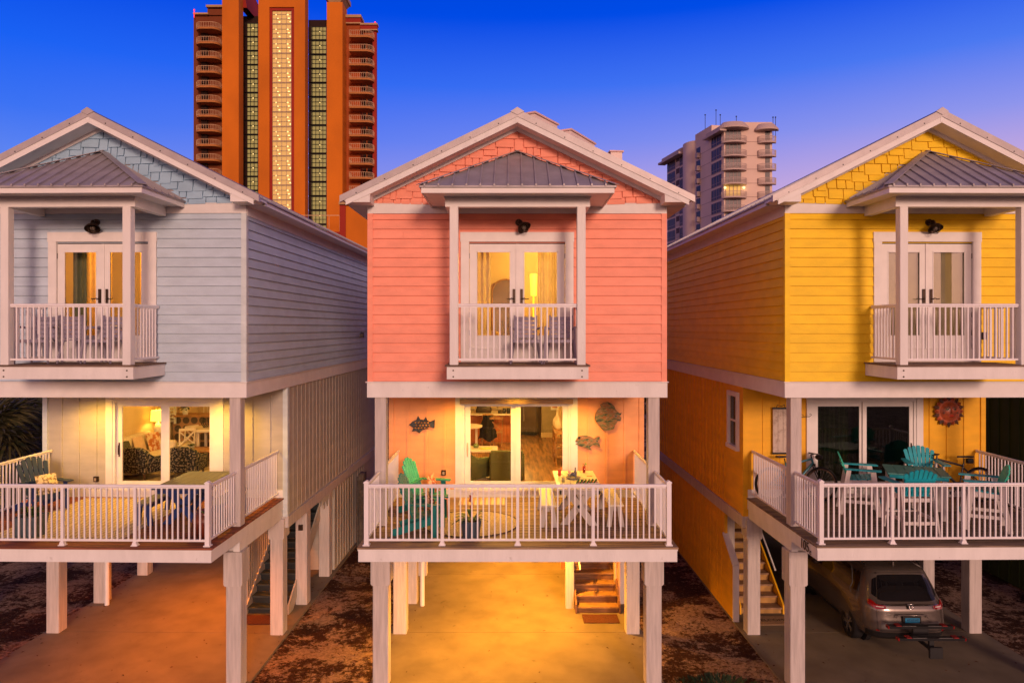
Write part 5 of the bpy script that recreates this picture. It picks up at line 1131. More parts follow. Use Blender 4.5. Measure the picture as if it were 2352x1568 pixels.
t = thing('table_lamp', 'lit table lamp with yellow drum shade behind the cream sofa', 'lamp', ip('blue', -2.38, 6.45, FZ+.80)); MB().lathe([(0, 0), (.09, 0), (.10, .03), (.12, .16), (.06, .28), (.02, .33), (.015, .40)], n=20).build('base', WHITE, t); MB().lathe([(.20, .36), (.18, .66)], n=28).build('lamp_shade', EM('shade_lit', (1, .62, .07), 3.2), t); point(t, (0, 0, .5), 22, (1, .62, .15), .06)
t = thing('side_table', 'small wooden end table under the lit table lamp', 'table', ip('blue', -2.38, 6.45)); MB().box(-.24, -.2, .66, .24, .2, .80).build('table_top', M('oak', (.28, .15, .06), .5, .3, 8), t)
for s_ in (-1, 1):
    for q_ in (-1, 1): MB().box(s_*.2-.02, q_*.17-.02, 0, s_*.2+.02, q_*.17+.02, .66).build('leg', MC['oak'], t)
# curtains and shutter behind the lamp
def curtain(key, x0, x1, y, z0, z1, label, mat, lam=.11):
    m = MB(); a, b_ = x0, x1; m.grid(lambda u, v: (a+(b_-a)*u, y+.035*math.sin(u*(b_-a)/lam*6.28)+.01*math.sin(u*31), z0+(z1-z0)*v), max(20, int(abs(b_-a)*90)), 4)
    o = tag(m.build('curtain', mat), label, 'curtain'); o.location = hw(key, 0, 0, 0); o.rotation_euler = (0, 0, R(HOUSES[key][1])); return o
def thin_cloth(m):
    t = m.node_tree; b = t.nodes['Principled BSDF']; o = [n for n in t.nodes if n.type == 'OUTPUT_MATERIAL'][0]; tl = t.nodes.new('ShaderNodeBsdfTranslucent'); mx = t.nodes.new('ShaderNodeMixShader'); mx.inputs[0].default_value = .55
    t.links.new(b.inputs['Base Color'].links[0].from_socket, tl.inputs[0]); t.links.new(b.outputs[0], mx.inputs[1]); t.links.new(tl.outputs[0], mx.inputs[2]); t.links.new(mx.outputs[0], o.inputs[0]); return m
CURT = thin_cloth(M('warm_curtain', (.78, .64, .38), .85, .08, 6)); CURTG = M('green_grey_curtain', (.10, .12, .07), .85, .1, 6)
curtain('blue', -2.66, -2.44, 6.85, FZ, 5.5, 'warm cream curtain behind the lit table lamp', CURT)
t = thing('window_shutter', 'white louvred shutters behind the lit table lamp', 'shutter', ip('blue', -2.60, 7.35, 0), R(72)); b = MB()
for i in range(12): b.bar((-.3, 0, 4.15+i*.105), (.3, 0, 4.15+i*.105), .012, .08, up=(0, -.6, 1))
b.build('louvres', WHITE, t); b = MB(); [b.box(x-.025, -.03, 4.05, x+.025, .03, 5.45) for x in (-.32, 0, .32)]; b.build('frame', WHITE, t)
PICM = M('print_orange', (.45, .18, .06), .7, .4, 9)
for i, (x, lab) in enumerate(((-2.1, 'small dark framed picture left of the lamp in the pale blue house'), (-1.85, 'small framed picture nearest the curtain in the pale blue house'))):
    t = thing('framed_picture', lab, 'picture', ip('blue', x, 9.5, 5.0), 0); MB().box(-.1, -.02, -.14, .1, 0, .14).build('frame', DARKM, t); MB().box(-.075, -.024, -.11, .075, -.02, .11).build('print', PICM, t)
# dining corner right of the pale blue room
WOODM = M('honey_wood', (.34, .17, .06), .45, .25, 8); TBW = M('dining_white', (.66, .56, .42), .5)
t = thing('dining_table', 'round pale dining table in the back of the pale blue house', 'table', ip('blue', -1.05, 6.95)); t.scale = (1, 1, 1.2); MB().cyl((0, 0, .70), (0, 0, .76), .55, n=36).build('table_top', TBW, t)
for k in range(4): a = .78+k*1.571; MB().box(.36*math.cos(a)-.035, .36*math.sin(a)-.035, 0, .36*math.cos(a)+.035, .36*math.sin(a)+.035, .70).build('leg', TBW, t)
def xchair(label, key, x, y, rz, mat, grp):
    t = thing('dining_chair', label, 'chair', ip(key, x, y), R(rz), grp); MB().box(-.21, -.2, .43, .21, .2, .46).build('seat', mat, t); b = MB()
    for s_ in (-1, 1): b.bar((s_*.19, .18, .46), (s_*.20, .26, .95), .035, .03)
    b.bar((-.21, .26, .93), (.21, .26, .93), .03, .07); b.bar((-.19, .2, .50), (.2, .25, .88), .02, .03); b.bar((.19, .2, .50), (-.2, .25, .88), .02, .03); b.build('backrest', mat, t)
    for s_ in (-1, 1):
        for q in (-.18, .18): MB().box(s_*.18-.018, q-.018, 0, s_*.18+.018, q+.018, .43).build('leg', mat, t)
xchair('cross backed cream dining chair nearest the glass in the pale blue house', 'blue', -1.62, 6.55, 215, TBW, 'cross backed dining chairs'); xchair('cross backed cream dining chair behind the nearer one in the pale blue house', 'blue', -1.85, 7.05, 240, TBW, 'cross backed dining chairs')
t = thing('woven_vase', 'dark woven lantern on the round dining table', 'vase', ip('blue', -1.15, 6.9, FZ+.92)); b = MB(); 
for k in range(14): a = k*math.pi/7; b.tube([(.10*math.cos(a), .10*math.sin(a), 0), (.16*math.cos(a+.5), .16*math.sin(a+.5), .12), (.09*math.cos(a+1), .09*math.sin(a+1), .26)], .006, 5); b.tube([(.10*math.cos(a), .10*math.sin(a), 0), (.16*math.cos(a-.5), .16*math.sin(a-.5), .12), (.09*math.cos(a-1), .09*math.sin(a-1), .26)], .006, 5)
b.build('weave', DARKM, t)
# breakfast counter with tiled front
TILE = M('patterned_tile', (.16, .10, .06), .5, .1, 9); tt = TILE.node_tree; vo = tt.nodes.new('ShaderNodeTexVoronoi'); vo.inputs['Scale'].default_value = 4; vo.inputs['Randomness'].default_value = 0; tcn = tt.nodes.new('ShaderNodeTexCoord'); tt.links.new(tcn.outputs['Object'], vo.inputs[0]); r = tt.nodes.new('ShaderNodeValToRGB'); e = r.color_ramp.elements; e[0].color = (.40, .24, .12, 1); e[1].color = (.07, .05, .04, 1); e[0].position = .3; e[1].position = .36; q = e.new(.55); q.color = (.07, .05, .04, 1); q = e.new(.6); q.color = (.35, .2, .1, 1); tt.links.new(vo.outputs['Distance'], r.inputs[0]); tt.links.new(r.outputs[0], tt.nodes['Principled BSDF'].inputs['Base Color'])
t = thing('breakfast_counter', 'wooden topped counter with patterned tile front in the pale blue house', 'counter', ip('blue', -1.45, 7.9)); MB().box(-1.15, -.1, 0, 1.6, .25, 1.12).build('tiled_front', TILE, t); MB().box(-1.2, -.3, 1.12, 1.65, .35, 1.17).build('counter_top', WOODM, t)
for i, x in enumerate((-1.75, -1.30)):
    xx = thing('counter_stool', ('left' if i == 0 else 'right')+' white slat backed stool behind the tiled counter', 'stool', ip('blue', x, 8.35, FZ+.72)); b = MB(); [b.bar((q, 0, .3), (q*1.15, .05, .95), .03, .03) for q in (-.17, -.06, .06, .17)]; b.bar((-.22, .05, .95), (.22, .05, .95), .03, .05); b.build('backrest', TBW, xx)
t = thing('potted_plant', 'white vase of dark leaves on the tiled counter', 'plant', ip('blue', -2.25, 7.8, FZ+1.17)); MB().lathe([(0, 0), (.07, 0), (.085, .1), (.06, .2)], n=18).build('pot', WHITE, t); b = MB(); leaves(b, 26, .2, .1, .2, .03, rn, .15, 1.2); b.build('foliage', LEAF, t)
t = thing('coffee_table', 'low honey coloured coffee table beyond the navy armchairs', 'table', ip('blue', -.75, 5.9), 0); MB().box(-.55, -.35, .42, .55, .35, .47).build('table_top', WOODM, t, bevel=.005)
for s_ in (-1, 1):
    for q in (-.3, .3): MB().box(s_*.5-.03, q-.03, 0, s_*.5+.03, q+.03, .42).build('leg', WOODM, t)
t = thing('potted_plant', 'small dark leaved plant on the honey coloured coffee table', 'plant', ip('blue', -1.1, 5.85, FZ+.47)); MB().lathe([(0, 0), (.06, 0), (.08, .08)], n=16).build('pot', WHITE, t); b = MB(); leaves(b, 26, .1, .08, .12, .03, rn, .06, 1.0); b.build('foliage', LEAF, t)
o = tag(MB().box(-1.6, -1.6, 0, 1.6, 1.6, .012).build('area_rug', M('mottled_rug', (.10, .06, .03), .95, .3, 5, (1, 4, 1), col2=(.42, .32, .20))), 'mottled rug under the navy armchairs inside the pale blue house', 'rug'); o.location = ip('blue', -.6, 5.2, FZ+.002)
# pink house: kitchen island, table, console, fridge
t = thing('kitchen_island', 'orange brown kitchen island with pale worktop in the pink house', 'counter', ip('pink', -1.25, 9.9)); MB().box(-1.3, 0, 0, 1.15, .7, .92).build('cabinet', M('orange_wood', (.42, .13, .04), .5, .2, 5, (4, 4, .5)), t); MB().box(-1.35, -.3, .92, 1.2, .75, .97).build('worktop', M('pale_granite', (.55, .44, .32), .3, .2, 30), t)
t = thing('kitchen_cabinets', 'cream wall of kitchen cabinets behind the island', 'cabinet', ip('pink', -1.4, 11.6)); b = MB(); [b.box(-1.2+i*.5, 0, .05, -.74+i*.5, .5, 2.3) for i in range(5)]; b.build('doors', CREAM, t, bevel=.01); MB().box(-1.25, -.05, .9, 1.3, 0, .95).build('worktop', MC['pale_granite'], t)
t = thing('fridge', 'tall dark steel refrigerator at the back of the pink house', 'fridge', ip('pink', .33, 11.8)); MB().box(-.30, -.35, .12, .45, .35, 1.9).build('cabinet', M('fridge_steel', (.13, .10, .07), .3, .1, 3, metal=.7), t); MB().box(-.30, -.36, .0, .45, .3, .12).build('kick_plate', TRIMB, t); MB().box(-.02, -.39, .5, .0, -.35, 1.6).build('handle', STEEL, t)
t = thing('partition', 'short cream wall with a framed print beside the refrigerator', 'wall', ip('pink', 1.25, 11.0)); MB().box(-.32, 0, 0, 1.4, .12, 2.4).build('wall_face', M('khaki_wall', (.30, .24, .14), .8), t); MB().box(-.34, -.02, 0, 1.4, 0, .16).build('skirting', CREAM, t); f_ = MB().box(.0, -.03, .95, .36, 0, 1.4).build('picture_frame', WHITE, t); MB().box(.05, -.035, 1.02, .31, -.03, 1.33).build('print', PICM, f_)
t = thing('side_table', 'round cream table at the left of the pink house living room', 'table', ip('pink', -1.5, 8.4)); MB().cyl((0, 0, .72), (0, 0, .76), .48, n=36).build('table_top', TBW, t); [MB().box(.3*math.cos(a)-.035, .3*math.sin(a)-.035, 0, .3*math.cos(a)+.035, .3*math.sin(a)+.035, .72).build('leg', TBW, t) for a in (.3, 1.87, 3.44, 5.0)]
xchair('wooden chair pulled up to the kitchen island', 'pink', -.60, 9.1, 180, WOODM, None); t = thing('jacket', 'black jacket draped over a stool at the kitchen island', 'jacket', ip('pink', -.88, 8.9, FZ+.25)); b = MB(); b.grid(lambda u, v: ((u-.5)*(.30+.32*(1-v))+.02*math.sin(v*9), -.10*math.sin(math.pi*u)-.02*math.sin(u*17), .78*v+.06*math.sin(u*8)*(1-v)), 18, 12); b.build('cloth', M('black_cloth', (.012, .01, .01), .9), t)
t = thing('counter_stool', 'wooden stool under the black jacket', 'stool', ip('pink', -.88, 9.1)); MB().box(-.18, -.16, .62, .18, .16, .66).build('seat', WOODM, t); [MB().bar((a*.15, b_*.14, .62), (a*.19, b_*.17, 0), .035, .035).build('leg', WOODM, t) for a in (-1, 1) for b_ in (-1, 1)]; MB().box(-.18, .14, .66, .18, .17, 1.02).build('backrest', WOODM, t)
t = thing('handbag', 'large dark handbag on the kitchen island', 'bag', ip('pink', -1.05, 10.0, FZ+.97)); MB().prism([(-.28, .05), (-.24, 0), (.24, 0), (.28, .08), (.22, .24), (-.2, .24)], 'y', -.1, .1).build('bag_body', M('dark_leather', (.03, .018, .01), .4), t, bevel=.03, seg=2); b = MB(); b.tube([(-.15, 0, .22), (-.1, 0, .36), (.1, 0, .36), (.15, 0, .22)], .012, 6); b.build('handle', TRIMB, t)
for i, (x, h, lab) in enumerate(((-.50, .10, 'low black camera on the kitchen island'), (-.36, .16, 'black cup nearest the camera on the kitchen island'), (-.22, .17, 'tall black lens at the right of the kitchen island'))):
    o = tag(MB().lathe([(0, 0), (.06, 0), (.065, h*.5), (.05, h), (0, h)], n=14).build('canister', M('matt_black', (.015, .012, .01), .5)), lab, 'canister'); o.location = ip('pink', x, 9.85, FZ+.97)
t = thing('coffee_table', 'woven base coffee table with papers behind the olive armchairs', 'table', ip('pink', -1.0, 5.9)); MB().box(-.5, -.4, .44, .5, .4, .48).build('table_top', TBW, t); b = MB()
for i in range(18): x = -.44+i*.052; b.tube([(x, -.36, 0), (x+.03, -.37, .22), (x, -.36, .44)], .008, 5)
b.build('woven_base', WOODM, t); o = tag(MB().box(-.15, -.1, 0, .15, .1, .02).build('magazine', M('yellow_paper', (.7, .55, .10), .7)), 'yellow magazine on the woven coffee table', 'magazine'); o.location = ip('pink', -.82, 5.8, FZ+.485); o.rotation_euler = (0, 0, .5)
o = tag(MB().sphere((0, 0, .06), .07, 8, (1.2, 1, .9)).build('green_pear', M('green_ceramic', (.10, .14, .05), .4)), 'green ceramic pear on the woven coffee table', 'ornament'); o.location = ip('pink', -1.1, 5.95, FZ+.48)
t = thing('console_table', 'tall wooden console with shelves along the right wall of the pink house', 'console', ip('pink', 1.30, 6.5)); b = MB(); b.box(-.22, -.75, .88, .22, .75, .92); b.build('table_top', WOODM, t); [MB().box(a*.19-.02, b_*.7-.02, 0, a*.19+.02, b_*.7+.02, .88).build('leg', WOODM, t) for a in (-1, 1) for b_ in (-1, 0, 1)]; [MB().box(-.2, -.7, z, .2, .7, z+.03).build('shelf', WOODM, t) for z in (.22, .55)]
for i, (y, s_, lab) in enumerate(((6.9, 1.0, 'larger cream bottle vase on the console'), (6.45, .8, 'smaller cream bottle vase nearer on the console'))):
    o = tag(MB().lathe([(0, 0), (.10, 0), (.14, .10), (.12, .24), (.04, .36), (.03, .48), (.04, .5)], n=22).build('vase', M('cream_glaze', (.62, .5, .36), .3)), lab, 'vase', 'cream vases on the console'); o.location = ip('pink', 1.22, y, FZ+.92); o.scale = (s_, s_, s_)
curtain('pink', 1.32, 1.8, 8.4, FZ, 5.5, 'gathered curtain behind the console in the pink house', CURT)
o = tag(MB().box(-1.5, -1.2, 0, .85, 1.2, .01).build('area_rug', M('cream_wool', (.6, .48, .32), .95, .1, 30)), 'cream rug under the olive armchairs inside the pink house', 'rug'); o.location = ip('pink', -.75, 5.3, FZ+.002)
# bedrooms
curtain('pink', -.80, -.52, .42, 6.35, 8.8, 'pale curtain at the left of the pink house balcony door', CURT); curtain('pink', .42, .84, .42, 6.35, 8.8, 'pale curtain at the right of the pink house balcony door', CURT)
t = thing('arched_mirror', 'tall arched mirror with thin wooden frame in the pink house bedroom', 'mirror', hw('pink', -.28, 4.45, 6.3)); pts = [(-.33, 0)]+[(.33*math.cos(a), 1.55+.33*math.sin(a)) for a in [math.pi-math.pi*k/16 for k in range(17)]]+[(.33, 0)]
MB().prism(pts, 'y', 0, .02).build('mirror_glass', M('mirror_surface', (.40, .36, .30), .25, .02, 2, metal=1), t); MB().tube([(x, -.01, z) for x, z in pts], .022, 6).build('frame', WOODM, t)
t = thing('glow_strip', 'added glowing column in place of a bright strip in the pink house bedroom', 'lamp', hw('pink', .42, 3.6, 6.3)); MB().cyl((0, 0, 0), (0, 0, .03), .14, n=20).build('base', WHITE, t); MB().cyl((0, 0, .03), (0, 0, 1.45), .022, n=8).build('lit_column', EM('glow_strip_lower', (1, .66, .04), .9), t); MB().lathe([(.075, 1.42), (.095, 1.95)], n=20).build('lamp_shade', EM('glow_strip_upper', (1, .72, .08), 1.1), t)  # added glowing column and top imitate a bright upright strip; no lamp stands here
t = thing('bed_bench', 'bed end with cream throw in the pink house bedroom', 'bed', hw('pink', -.75, 2.4, 6.3)); MB().box(-.6, -.6, .1, .35, 1.2, .55).build('mattress', M('mustard_cover', (.45, .28, .08), .9), t, bevel=.06, seg=3); b = MB(); b.grid(lambda u, v: (-.2+.5*u, -.63+.02*math.sin(u*20), .58-.45*v), 14, 8); b.build('throw', LIN, t)
curtain('blue', -.86, -.60, .42, 6.35, 8.8, 'dark green curtain at the left of the pale blue house balcony door', CURTG); curtain('blue', -.60, -.10, .48, 6.35, 8.8, 'gold curtain in the left leaf of the pale blue house balcony door', thin_cloth(M('gold_curtain', (.62, .42, .12), .85, .08, 6))); curtain('blue', .64, .86, .45, 6.35, 8.8, 'pale curtain at the right of the pale blue house balcony door', CURTG)
o = tag(MB().cyl((0, 0, 0), (0, -.03, 0), .24, n=36).build('wall_disc', M('dark_wicker', (.05, .03, .02), .9, .3, 40)), 'round dark woven disc on the bedroom wall of the pale blue house', 'wall decor'); o.location = hw('blue', .13, 2.6, 7.72)
t = thing('partition', 'amber bedroom wall behind the balcony door of the pale blue house', 'wall', hw('blue', .5, 2.62, 6.3), R(-1)); MB().box(-1.2, 0, 0, 2, .08, 2.7).build('wall_face', M('amber_wall', (.40, .24, .08), .8), t)
t = thing('palm_plant', 'small indoor palm behind the right leaf of the pale blue house balcony door', 'plant', hw('blue', .86, 1.3, 6.3)); MB().lathe([(0, 0), (.13, 0), (.17, .3)], n=18).build('pot', WHITE, t); b = MB()
for i in range(9):
    a = rn.uniform(2.0, 5.5) if i else 3.3; 
    for k in range(12): s_ = k/12; c = Vector((math.cos(a)*.4*s_, math.sin(a)*.3*s_, .7+.75*s_-.5*s_*s_)); 
    for k in range(14):
        s_ = .25+.75*k/14; c = Vector((math.cos(a)*.5*s_, math.sin(a)*.35*s_, .6+.85*s_-.45*s_*s_))
        for q in (-1, 1): d = Vector((math.cos(a+q*.9), math.sin(a+q*.9), -.35))*.16*(1.1-s_*.6); n_ = Vector((0, 0, .012)); b.add([c-n_, c+d*.5-n_*.7, c+d, c+d*.5+n_*.7, c+n_], [(0, 1, 2, 3, 4)])
b.build('fronds', LEAF, t)
# yellow house: blinds upstairs, dark drapes downstairs
for s_, (xa, xb), lab in ((-1, (-.80, -.12), 'white slatted blind in the left leaf of the yellow house balcony door'), (1, (.12, .80), 'white slatted blind in the right leaf of the yellow house balcony door')):
    t = thing('window_blind', lab, 'blind', hw('yellow', 0, 0, 0), R(.9)); b = MB(); z = 6.8
    while z < 8.42: b.bar((xa, .085, z), (xb, .085, z), .004, .036, up=(0, -.35, 1)); z += .032
    b.build('slats', M('blind_white', (.66, .58, .48), .6), t); MB().box(xa, .06, 8.40, xb, .11, 8.44).build('head_rail', WHITE, t)
curtain('yellow', -1.1, -.25, 2.62, FZ, 5.3, 'dark green drape behind the left pane of the yellow house sliding door', CURTG)
t = thing('sofa', 'dim sofa in the dark living room of the yellow house', 'sofa', ip('yellow', .7, 4.6), R(200)); MB().box(-.9, -.4, .08, .9, .4, .42).build('seat', M('brown_sofa', (.16, .09, .05), .9), t, bevel=.05); MB().box(-.9, .2, .4, .9, .45, .85).build('backrest', MC['brown_sofa'], t, bevel=.06)

# ------------------------------------------------------------------ far towers
def wx(px, D): return (px-CX)/FPX*D
def wz(py, D): return HC+(HZN-py)/FPX*D
OT = M('orange_stucco', (.56, .145, .004), .85, .14, .12, (1, 1, .6), det=9); RT = M('red_stucco', (.30, .022, .010), .85, .12, .2); OD = M('brown_orange_stucco', (.30, .07, .012), .85, .12, .2)
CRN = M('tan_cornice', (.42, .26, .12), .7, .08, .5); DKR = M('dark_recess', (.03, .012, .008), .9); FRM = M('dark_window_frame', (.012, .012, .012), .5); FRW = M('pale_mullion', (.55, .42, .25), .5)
GRNG = EM('green_lit_room', (.32, .30, .10), .30); WRM = EM('warm_lit_lobby', (.60, .40, .12), .34); DOT = EM('lobby_lamps', (1, .72, .28), 2.2)
BALC = M('balcony_slab_orange', (.42, .16, .04), .8); BALR = M('balcony_rail_pale', (.60, .38, .20), .5)
CRV = lambda cx: 416.5+.3515*cx            # crop pixel -> photo pixel
TW = thing('apartment_tower', 'tall orange and red high rise with lit central stair windows behind the houses', 'tower', (wx(CRV(660), 147), 147, 0))
tx0, ty0 = TW.location.x, 147
def tbox(mb, cx0, cx1, D, d2, z0, z1): mb.box(wx(CRV(cx0), D)-tx0, D-ty0, z0, wx(CRV(cx1), D)-tx0, d2-ty0, z1)
Z = lambda cy, D=147: wz(.3515*cy, D)
m = MB(); tbox(m, 503, 575, 147, 149.4, 0, Z(-60)); tbox(m, 737, 808, 147, 149.4, 0, Z(-60)); tbox(m, 575, 737, 147, 149.4, Z(48), Z(-60)); tbox(m, 600, 700, 148.5, 160, 0, Z(40)); m.build('central_wall', OT, TW)
m = MB(); tbox(m, 575, 593, 147.3, 150, 0, Z(48)); tbox(m, 719, 737, 147.3, 150, 0, Z(48)); tbox(m, 593, 719, 147.3, 150, Z(66), Z(48)); m.build('red_surround', RT, TW)
m = MB(); tbox(m, 266, 375, 146.6, 149.1, 0, Z(-40)); tbox(m, 950, 1053, 147, 151, 0, Z(15)); m.build('pylon', OT, TW)
for c0, c1, zz in ((248, 392, -40), (930, 1073, 15)):
    m = MB(); x0, x1 = wx(CRV(c0), 147)-tx0, wx(CRV(c1), 147)-tx0; zt = Z(zz); d = .9; w_ = (x1-x0)
    m.box(x0, -.7, zt+1.2, x1, 5, zt+2.1); m.add([(x0+.2, -.5, zt+1.2), (x1-.2, -.5, zt+1.2), (x1-.2, 4.8, zt+1.2), (x0+.2, 4.8, zt+1.2), (x0+1.2, .2, zt), (x1-1.2, .2, zt), (x1-1.2, 4.5, zt), (x0+1.2, 4.5, zt)], [(0, 1, 5, 4), (1, 2, 6, 5), (2, 3, 7, 6), (3, 0, 4, 7)]); m.build('crown_cornice', CRN, TW)
m = MB(); x0, x1 = wx(CRV(395), 150)-tx0, wx(CRV(440), 150)-tx0; zt = Z(66, 150); m.add([(x0, 2, zt), (x1, 2, zt), (x1, 20, zt), (x0, 20, zt), (x0, 2, zt+9)], [(0, 1, 4), (1, 2, 4), (2, 3, 4), (3, 0, 4)]); m.build('hip_roof', RT, TW)
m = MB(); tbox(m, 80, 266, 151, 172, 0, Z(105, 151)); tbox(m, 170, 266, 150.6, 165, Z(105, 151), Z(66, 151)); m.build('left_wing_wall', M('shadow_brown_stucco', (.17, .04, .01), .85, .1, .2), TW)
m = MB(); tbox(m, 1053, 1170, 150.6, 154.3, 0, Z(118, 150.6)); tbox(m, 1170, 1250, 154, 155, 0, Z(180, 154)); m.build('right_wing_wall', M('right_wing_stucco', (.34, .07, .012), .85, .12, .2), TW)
m = MB(); tbox(m, 1250, 1275, 150, 150.8, 0, Z(190, 150)); tbox(m, 1170, 1279, 149.6, 150.6, Z(200, 150), Z(172, 150)); tbox(m, 1053, 1172, 150, 153, Z(148, 150), Z(118, 150)); m.build('red_trim', RT, TW)
m = MB(); tbox(m, 1168, 1281, 149.3, 150.9, Z(172, 150), Z(160, 150)); tbox(m, 1050, 1174, 149.7, 153, Z(118, 150), Z(100, 150)); tbox(m, 1052, 1172, 149.9, 153, Z(156, 150), Z(148, 150)); tbox(m, 1170, 1280, 149.4, 150.8, Z(206, 150), Z(199, 150)); m.build('parapet_cornice', CRN, TW); m = MB(); tbox(m, 76, 175, 150.2, 172, Z(105, 151), Z(94, 151)); tbox(m, 160, 268, 150, 166, Z(60, 151), Z(46, 151)); m.build('parapet_cornice', CRN, TW)
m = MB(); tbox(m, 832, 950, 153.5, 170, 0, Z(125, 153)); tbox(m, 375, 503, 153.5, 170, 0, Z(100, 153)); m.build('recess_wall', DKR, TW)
def win(c0, c1, y0, y1, D, cols, rows, frame, pane, dots=None, band=None):
    x0, x1 = wx(CRV(c0), D)-tx0, wx(CRV(c1), D)-tx0; z0, z1 = wz(.3515*y1, D), wz(.3515*y0, D); Y = D-ty0; t = .05
    f = MB()
    for i in range(cols+1): x = x0+(x1-x0)*i/cols; f.box(x-t, Y-.1, z0, x+t, Y+.05, z1)
    for j in range(rows+1): z = z0+(z1-z0)*j/rows; f.box(x0, Y-.1, z-t, x1, Y+.05, z+t)
    o = f.build('window', frame, TW); MB().box(x0, Y+.06, z0, x1, Y+.12, z1).build('pane', pane, o)
    if dots:
        q = MB()
        for a, c, r_ in dots: q.sphere((x0+(x1-x0)*a, Y-.02, z0+(z1-z0)*c), r_, 4, (1.3, .5, .8))
        q.build('lamp', DOT, o)
for i in range(15):
    y0 = 66+i*95.6; k = i/15
    win(594, 718, y0, y0+90, 147.6, 4, 3, FRW, WRM, [(.22, .66-.0*k, .17), (.30, .36, .15), (.38, .12, .13), (.82, .66, .17), (.88, .38, .15), (.95, .14, .12)])
for i in range(16):
    y0 = 182+i*91.2-27; win(404, 500, y0, y0+83, 153.2, 4, 3, FRM, GRNG, [(.68, .62, .10)])
    y0 = 178+i*92.4; win(833, 948, y0, y0+82, 153.2, 5, 3, FRM, GRNG, [(.62, .62, .10)])
m = MB(); [tbox(m, 402, 430, 153.0, 153.3, Z(182+i*91.2+56, 153), Z(182+i*91.2-27, 153)) for i in range(16)]; [tbox(m, 831, 850, 153.0, 153.3, Z(178+i*92.4+82, 153), Z(178+i*92.4, 153)) for i in range(16)]; m.build('dark_bay', DKR, TW, kind=None)
def balcony(px0, px1, yt, D, out, roundr):
    x0, x1 = wx(CRV(px0), D)-tx0, wx(CRV(px1), D)-tx0; zs = wz(.3515*yt, D); Y = D-ty0
    n = 8; w_ = x1-x0; r_ = min(1.6, w_*.3)
    pts = [(x0, Y+3.5), (x0, Y)]
    if roundr > 0: pts += [(x1-r_+r_*math.sin(k*math.pi/16), Y+r_-r_*math.cos(k*math.pi/16)) for k in range(9)]+[(x1, Y+3.5)]
    else: pts = [(x0, Y+3.5)]+[(x0+r_-r_*math.cos(k*math.pi/16), Y+r_-r_*math.sin(k*math.pi/16)) for k in range(9)]+[(x1-r_+r_*math.sin(k*math.pi/16), Y+r_-r_*math.cos(k*math.pi/16)) for k in range(9)]+[(x1, Y+3.5)]
    o = MB().prism(pts, 'z', zs, zs+.38).build('balcony', BALC, TW); f = MB(); P = [Vector((p[0], p[1], 0)) for p in pts]
    for a, b_ in zip(P, P[1:]):
        f.bar(a+Vector((0, 0, zs+1.42)), b_+Vector((0, 0, zs+1.42)), .07, .07); f.bar(a+Vector((0, 0, zs+.5)), b_+Vector((0, 0, zs+.5)), .05, .05); L_ = (b_-a).length; nn = max(1, int(L_/.42))
        for k in range(nn): c = a+(b_-a)*k/nn; f.box(c.x-.022, c.y-.022, zs+.38, c.x+.022, c.y+.022, zs+1.42)
    f.build('railing', BALR, o); MB().box(x0+w_*.22, Y+3.0, zs-2.6, x0+w_*.34, Y+3.4, zs).build('column', OD, o)
m = MB()
for i in range(12):
    yt = 188+i*95.8; balcony(82, 240, yt, 148.2, 1, -1); tbox(m, 130, 170, 150.5, 150.99, Z(yt+75, 151), Z(yt+5, 151))
for i in range(13):
    yt = 243+i*92.6; balcony(1097, 1249, yt, 148, 1, 1); tbox(m, 1166, 1205, 153.4, 153.99, Z(yt+78, 154), Z(yt+4, 154)); tbox(m, 1217, 1248, 153.4, 153.99, Z(yt+78, 154), Z(yt+4, 154))
m.build('balcony_door', DKR, TW)
for c0, c1, y_, D in ((98, 98, 80, 151), (1266, 1266, 148, 150)):
    b = MB(); x = wx(CRV(c0), D)-tx0; z = wz(.3515*y_, D); b.sphere((x, 3, z), .17, 6); b.cyl((x, 3, z-1.6), (x, 3, z-.2), .08, n=6); b.build('beacon', EM('red_beacon', (1, .03, .03), 1.5), TW)
# low podium parts at the foot seen over the pale blue roof
m = MB(); tbox(m, 1072, 1230, 120, 140, 0, Z(1345, 120)); tbox(m, 760, 1034, 141, 146, 0, Z(1512, 141)); m.build('podium', OT, TW); m = MB(); tbox(m, 1034, 1073, 119.8, 140, 0, Z(1338, 120)); tbox(m, 760, 1034, 140.9, 146, Z(1530, 141), Z(1515, 141)); m.build('podium_pier', RT, TW)
m = MB(); tbox(m, 1028, 1235, 119.3, 140, Z(1340, 120), Z(1322, 120)); m.build('podium_cornice', CRN, TW); m = MB(); 
for cx_ in (760, 862, 965, 1034): tbox(m, cx_-1, cx_+1, 140.9, 141, Z(1512, 141), Z(1406, 141))
tbox(m, 760, 1034, 140.9, 141, Z(1410, 141), Z(1406, 141)); m.build('terrace_railing', BALR, TW)

# pale tower on the right
WS = M('pale_pink_stucco', (.66, .50, .42), .85, .06, .15); WS2 = M('pale_soffit', (.50, .38, .34), .8, .05, .3); WG = M('dark_tower_glass', (.03, .018, .03), .35, .5, .25, spec=.25); WF_ = M('tower_window_frame', (.30, .20, .20), .6)
DX = lambda c: 1470+.2266*c; DYY = lambda c: 232.7+.2266*c
P1 = Vector((wx(DX(850), 153), 153, 0)); P0 = Vector((wx(DX(275), 183), 183, 0))
WT_ = thing('apartment_tower', 'pale pinkish high rise with rounded balconies between the pink and yellow houses', 'tower', tuple(P1))
dl_ = (P0-P1); LL = dl_.length; dl_.normalize(); nl = Vector((-dl_.y, dl_.x, 0)); nl = nl if nl.x < 0 else -nl
def uof(c):     # where the sight line of crop column c meets the left face, metres from the near corner
    a = (DX(c)-CX)/FPX; t_ = (P1.x-a*P1.y)/(a*dl_.y-dl_.x); return t_
def lf(u, z, o=0): return (dl_*u+nl*o)+Vector((0, 0, z))
